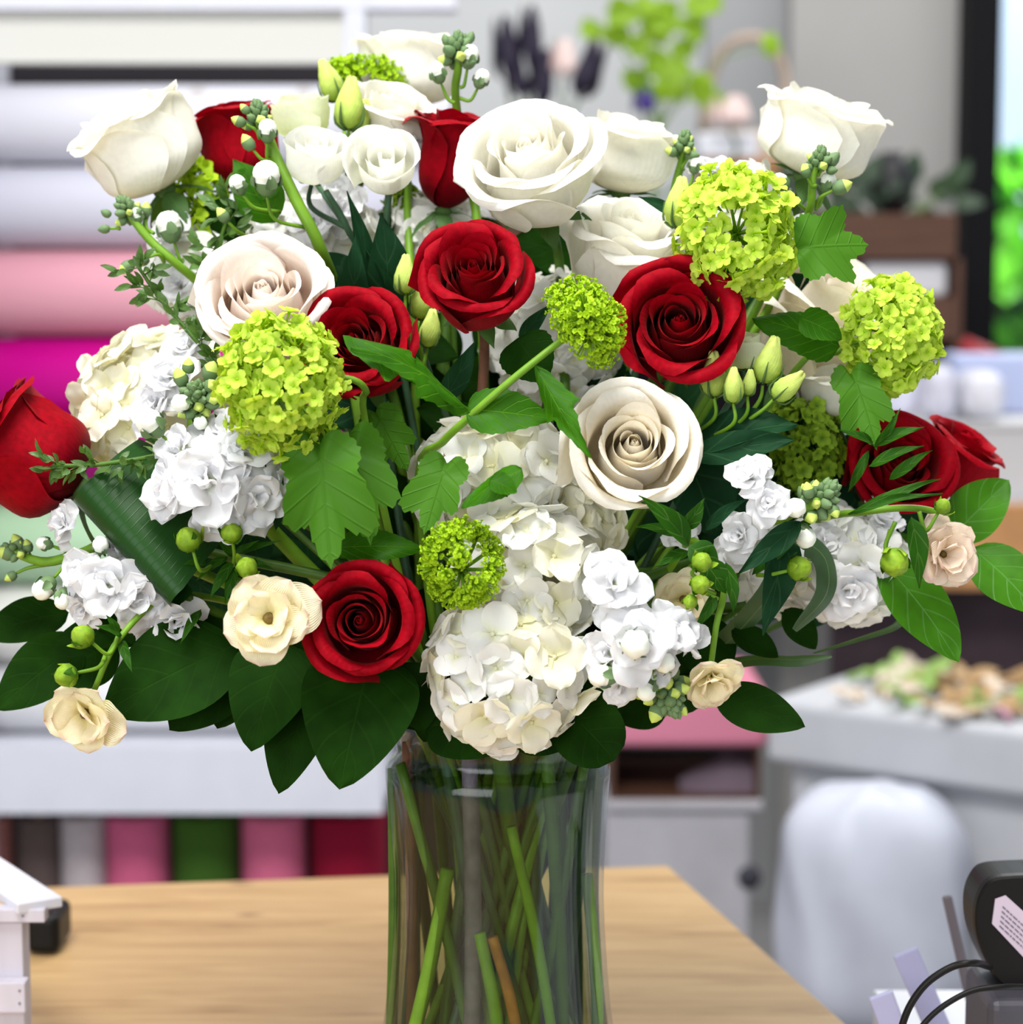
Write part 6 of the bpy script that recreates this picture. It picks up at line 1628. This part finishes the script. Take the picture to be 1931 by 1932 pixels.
branch('salal_branch', 'bright green leaves at the lower right with leaf tip hanging down', 'foliage', [(1660, 1090, 0.0), (1560, 1100, 0.01), (1400, 1150, 0.01), (1250, 1250, 0.0)],
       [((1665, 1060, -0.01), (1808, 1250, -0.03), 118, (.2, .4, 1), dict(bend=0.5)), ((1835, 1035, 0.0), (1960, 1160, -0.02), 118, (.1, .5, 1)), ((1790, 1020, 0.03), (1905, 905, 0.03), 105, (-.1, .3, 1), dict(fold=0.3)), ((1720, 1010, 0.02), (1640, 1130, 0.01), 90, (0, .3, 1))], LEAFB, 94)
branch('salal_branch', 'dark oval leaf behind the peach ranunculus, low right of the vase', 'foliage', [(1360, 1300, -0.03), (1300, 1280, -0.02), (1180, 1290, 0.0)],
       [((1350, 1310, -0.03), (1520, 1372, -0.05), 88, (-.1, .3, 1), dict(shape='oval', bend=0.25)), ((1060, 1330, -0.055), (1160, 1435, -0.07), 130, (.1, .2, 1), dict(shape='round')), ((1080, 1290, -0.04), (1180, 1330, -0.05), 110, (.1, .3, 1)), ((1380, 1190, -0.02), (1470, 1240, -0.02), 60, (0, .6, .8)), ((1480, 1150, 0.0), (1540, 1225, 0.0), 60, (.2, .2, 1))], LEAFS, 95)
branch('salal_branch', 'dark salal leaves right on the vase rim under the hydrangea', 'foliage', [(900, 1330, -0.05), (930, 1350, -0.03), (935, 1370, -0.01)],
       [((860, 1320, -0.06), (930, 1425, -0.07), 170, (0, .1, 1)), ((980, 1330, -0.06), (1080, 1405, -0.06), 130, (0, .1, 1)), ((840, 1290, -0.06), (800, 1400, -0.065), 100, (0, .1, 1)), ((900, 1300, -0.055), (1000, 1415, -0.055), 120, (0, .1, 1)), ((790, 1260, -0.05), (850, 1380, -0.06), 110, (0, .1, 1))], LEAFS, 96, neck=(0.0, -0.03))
# dark filler leaves added inside the bouquet to darken gaps between flower heads
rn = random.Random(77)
inner = [('added dark filler branch inside the bouquet, left half', [(560, 620), (640, 760), (600, 980), (470, 1010), (400, 1050), (560, 1090), (420, 1130), (690, 900), (350, 1080), (620, 1120), (500, 700), (560, 850)]),
         ('added dark filler branch inside the bouquet, centre', [(780, 660), (820, 760), (760, 820), (830, 900), (760, 960), (900, 720), (950, 640), (1010, 740), (760, 1060), (820, 1150), (700, 560), (860, 800), (740, 700)]),
         ('added dark filler branch inside the bouquet, right half', [(1120, 720), (1250, 780), (1320, 900), (1180, 1010), (1250, 1000), (1380, 900), (1450, 820), (1500, 880), (1330, 1000), (1230, 1080), (1400, 1120), (1150, 1080), (1540, 900), (1480, 1000)]),
         ('added dark filler branch inside the bouquet, top', [(640, 440), (700, 470), (760, 500), (1040, 470), (1010, 560), (1060, 520), (560, 500), (1300, 450), (1330, 520), (450, 440), (400, 430), (900, 470)]),
         ('added dark filler branch inside the bouquet, right edge', [(1500, 560), (1440, 600), (1540, 680), (1600, 760), (1620, 860), (1560, 950), (1660, 960), (1700, 980), (1620, 1120), (1500, 1130), (1590, 900)]),
         ('added dark filler branch inside the bouquet, low centre', [(850, 1220), (780, 1180), (1060, 1250), (1120, 1200), (1150, 1320), (700, 1290), (1200, 1320), (1050, 1340), (780, 1330), (560, 1220), (1330, 1230), (1280, 1280)])]
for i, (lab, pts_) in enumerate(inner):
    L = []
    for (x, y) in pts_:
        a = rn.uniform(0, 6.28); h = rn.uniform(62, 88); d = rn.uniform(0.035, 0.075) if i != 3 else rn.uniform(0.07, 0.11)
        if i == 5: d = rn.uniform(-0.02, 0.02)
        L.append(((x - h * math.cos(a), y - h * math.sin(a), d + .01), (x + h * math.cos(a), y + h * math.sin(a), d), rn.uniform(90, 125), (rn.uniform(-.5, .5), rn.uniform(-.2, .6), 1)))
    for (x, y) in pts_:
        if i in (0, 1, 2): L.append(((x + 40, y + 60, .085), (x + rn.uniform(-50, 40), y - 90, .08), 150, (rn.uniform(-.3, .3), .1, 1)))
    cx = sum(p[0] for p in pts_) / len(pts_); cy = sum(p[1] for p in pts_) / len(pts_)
    branch('filler_branch', lab, 'foliage', [(cx, cy, 0.06), (cx * .7 + 940 * .3, cy * .5 + 600, 0.05), (940, 1250, 0.02)] if i != 5 else [(940, 1240, 0.03), (940, 1290, 0.02), (940, 1330, 0.01)], L, LEAFS if i % 2 else LEAFL, 200 + i * 20)

# aspidistra leaf rolled at the left
asp = branch('aspidistra_leaf_stem', 'glossy rolled aspidistra leaf at the left, folded over lengthwise', 'foliage', [(345, 1120, -0.05), (420, 1160, -0.03), (560, 1200, 0.0)], [], LEAFA, 97, r=0.003)
V = []; Fc = []; Cc = []
nl, nw = 26, 22
a0 = W(170, 905, -0.06); a1 = W(345, 1112, -0.075)
ydir = (a1 - a0).normalized(); Ln = (a1 - a0).length
nrm = (dirw(0.2, 0.35, 1)); nrm = (nrm - ydir * nrm.dot(ydir)).normalized(); xd = ydir.cross(nrm)
for j in range(nl):
    s_ = j / (nl - 1)
    wid = S(165) * (0.80 + 0.2 * math.sin(PI * s_))
    rr = S(46) * (1.05 - 0.25 * s_)
    for i in range(nw):
        u = i / (nw - 1)                    # from the fold outwards on both layers
        # roll: under layer, around the left fold, then flat to the upper right
        if u < 0.42:
            an = PI * 1.35 * (1 - u / 0.42)
            x = -math.sin(an) * rr * 0.75 - rr * .0; z = math.cos(an) * rr - rr
        else:
            f = (u - 0.42) / 0.58
            x = f * wid; z = -f * f * S(52)
        sk = S(60) * (u - 0.42) * (s_ - 0.5) * 0.0 - (S(75) * max(0, u - 0.42) * s_)
        p = a0 + ydir * (Ln * s_ + sk - S(48) * max(0, u - .42) * (1 - s_)) - xd * x + nrm * z
        V.append(tuple(p)); Cc.append((u, 0.12 + s_ * 0.8, 0))
Fc = [(j * nw + i, j * nw + i + 1, (j + 1) * nw + i + 1, (j + 1) * nw + i) for j in range(nl - 1) for i in range(nw - 1)]
wmesh('leaf', V, Fc, LEAFA, asp, Cc)

# lily grass loops at the lower right
def grass(label, path, w, seed, neck=None, nrm=(0, 1, .6)):
    pp = bez([W(*q) for q in path], 46)
    t = thing('lily_grass_blade', W(*path[-1]), label, 'grass blade', None)
    V = []; Fc = []; Cc = []
    n = len(pp); N3 = dirw(*nrm)
    for i, p in enumerate(pp):
        tg = (pp[min(n - 1, i + 1)] - pp[max(0, i - 1)]).normalized()
        x = tg.cross(N3)
        x = x.normalized() if x.length > .05 else Vector((0, 1, 0))
        ww = S(w) / 2 * min(1, (i + 1) / 10) ** .6
        f = tg.cross(x) * ww * 0.35
        for u in (-1, 0, 1): V.append(tuple(p + x * ww * u + f * abs(u))); Cc.append((i / n, u, 0))
    for i in range(n - 1):
        for u in range(2): Fc.append((i * 3 + u, i * 3 + u + 1, i * 3 + u + 4, i * 3 + u + 3))
    wmesh('blade', V, Fc, GRASS, t, Cc)
grass('dark lily grass blade looping back, lower right under the hydrangea', [(1535, 1232, -0.01), (1620, 1205, 0.0), (1690, 1180, 0.01), (1698, 1155, 0.02), (1640, 1135, 0.02), (1540, 1145, 0.01), (1420, 1200, 0.0), (1200, 1290, 0.0), (1000, 1350, 0.0)], 18, 1)
grass('dark lily grass blade lying straight, lower right above the oval leaf', [(1570, 1238, -0.02), (1500, 1245, -0.02), (1410, 1245, -0.01), (1250, 1280, 0.0), (1020, 1350, 0.0)], 26, 2, nrm=(0, .7, .8))
grass('dark folded lily grass blade beside the front white blossoms', [(1500, 1190, -0.03), (1560, 1120, -0.035), (1555, 1050, -0.03), (1500, 1030, -0.03), (1440, 1140, -0.03), (1300, 1260, 0.0), (1010, 1350, 0.0)], 46, 3, nrm=(.5, .2, 1))

# myrtle sprigs
def sprig(label, path, seed, n, ls, spread=1.0):
    rn = random.Random(seed)
    pp = [W(*q) for q in path]
    p2, foot = stem_route(pp[-1], (pp[-2] - pp[-1]), 0.0012)
    t = thing('myrtle_sprig', foot, label, 'foliage')
    add_stem(t, pp + p2[2:], 0.0013, STEM)
    cur = bez(pp, 60)
    for i in range(n):
        p = cur[int((len(cur) - 1) * (i / n) ** 1.1 * 0.85)]
        tg = (cur[0] - cur[-1]).normalized()
        a = rn.uniform(0, 6.28)
        side = (RIGHT * math.cos(a) * .9 + UP * math.sin(a) + FWD * rn.uniform(-.6, .4)).normalized()
        q = p + (tg * rn.uniform(.1, .8) + side * rn.uniform(.5, 1)) * S(42 * spread) * rn.uniform(.4, 1.1)
        V = []; Fc = []; tube_geo([p, p.lerp(q, .5), q], [0.0005, 0.0004], V, Fc, 4)
        tw = wmesh('twig', V, Fc, STEM, t)
        for k in range(3):
            d_ = ((q - p).normalized() + Vector((rn.uniform(-.8, .8), rn.uniform(-.8, .8), rn.uniform(-.8, .8)))).normalized()
            b = p.lerp(q, 0.55 + 0.22 * k)
            o = leaf_between('leaf', t, b, b + d_ * S(ls) * rn.uniform(.7, 1.2), S(ls * .42), LEAFT, (rn.uniform(-1, 1), rn.uniform(-.3, 1), 1), seed * 50 + i * 3 + k, shape='oval', nl=6, nw=4)
            o.parent = tw; o.location = (0, 0, 0) if tw.location.length == 0 else o.location
    return t
sprig('small-leaved myrtle sprig at the left before the pale pink roll', [(262, 505, -0.01), (300, 560, -0.01), (350, 620, -0.02), (410, 690, -0.03), (480, 800, 0.0)], 5, 26, 32)
sprig('thin myrtle sprig pointing left over the red rose and hydrangea', [(105, 878, -0.06), (170, 878, -0.06), (250, 868, -0.06), (330, 860, -0.055), (440, 900, -0.02)], 6, 24, 28, 0.8)
sprig('myrtle sprig with dark leaves between the buds, upper left', [(435, 395, 0.02), (420, 440, 0.02), (400, 500, 0.02), (420, 580, 0.03), (520, 720, 0.04)], 7, 20, 38)

# ---- loose cut stems standing in the water
def loose(label, a, b, r, mat, name='loose_twig', cat='twig'):
    V = []; Fc = []
    A = PY(*a); B = PY(*b)
    tube_geo(bez([A, A.lerp(B, .5) + Vector((0.002, 0, 0)), B], 12), [r, r * 1.1, r], V, Fc, 9)
    return tag(wmesh(name, V, Fc, mat), label, cat)
loose('broken orange brown stem slanting in the water at the vase front', (930, 1768, -0.050), (985, 2010, -0.052), 0.0032, STEMO)
loose('thick pale grey violet stem upright in the water', (886, 1420, -0.045), (888, 2060, -0.048), 0.0046, STEMP)
loose('brown woody stem upright at the left inside the vase', (768, 1400, -0.028), (775, 2060, -0.026), 0.0030, STEMB)
loose('brightest green stem leaning left inside the vase', (845, 1640, -0.046), (755, 2050, -0.040), 0.0040, STEML)
loose('pale green stem leaning right in the middle of the vase', (965, 1560, -0.052), (1050, 2000, -0.046), 0.0030, STEML)
loose('pale green stem low in the middle beside the orange brown one', (905, 1760, -0.050), (950, 2040, -0.050), 0.0036, STEML)
loose('bright green stem at the right wall of the vase', (1108, 1650, -0.022), (1130, 2040, -0.020), 0.0034, STEML)
loose('green stem crossing from the upper left inside the vase', (755, 1440, -0.040), (905, 2030, -0.044), 0.0032, STEM)
loose('green stem with a node on the right side of the vase', (1030, 1400, -0.035), (1065, 2040, -0.038), 0.0038, STEM)
loose('green stem slanting from the upper right inside the vase', (1105, 1430, -0.030), (985, 2040, -0.045), 0.0030, STEM)
loose('dark green stem behind the pale grey violet stem', (840, 1420, -0.020), (930, 2040, -0.030), 0.0036, STEMD)
loose('dark green stem right behind the middle of the vase', (1000, 1430, -0.010), (1010, 2040, -0.020), 0.0038, STEMD)
loose('green stem upright along the left wall of the vase', (742, 1450, -0.010), (735, 2040, -0.012), 0.0034, STEM)

rn = random.Random(31)
tw = None
for i in range(22):
    x0 = 742 + 395 * ((i * 0.618 + 0.1) % 1.0); x1 = 742 + 385 * ((i * 0.618 + 0.1 + rn.uniform(-.22, .22)) % 1.0)
    lim = abs((x0 + x1) / 2 - 940) / 200
    Yb = 0.045 * math.sqrt(max(0.05, 1 - lim * lim)) * rn.uniform(0.3, 0.95)
    loose('dark green stem standing in the rear half of the vase water', (x0, 1405, Yb), (x1, 2050, Yb), rn.uniform(0.0026, 0.0044), rn.choice((STEM, STEMD, STEMD)))
for o in C.objects:
    if o.get('label') == 'dark green stem standing in the rear half of the vase water': o['group'] = 'stems in the rear half of the vase'
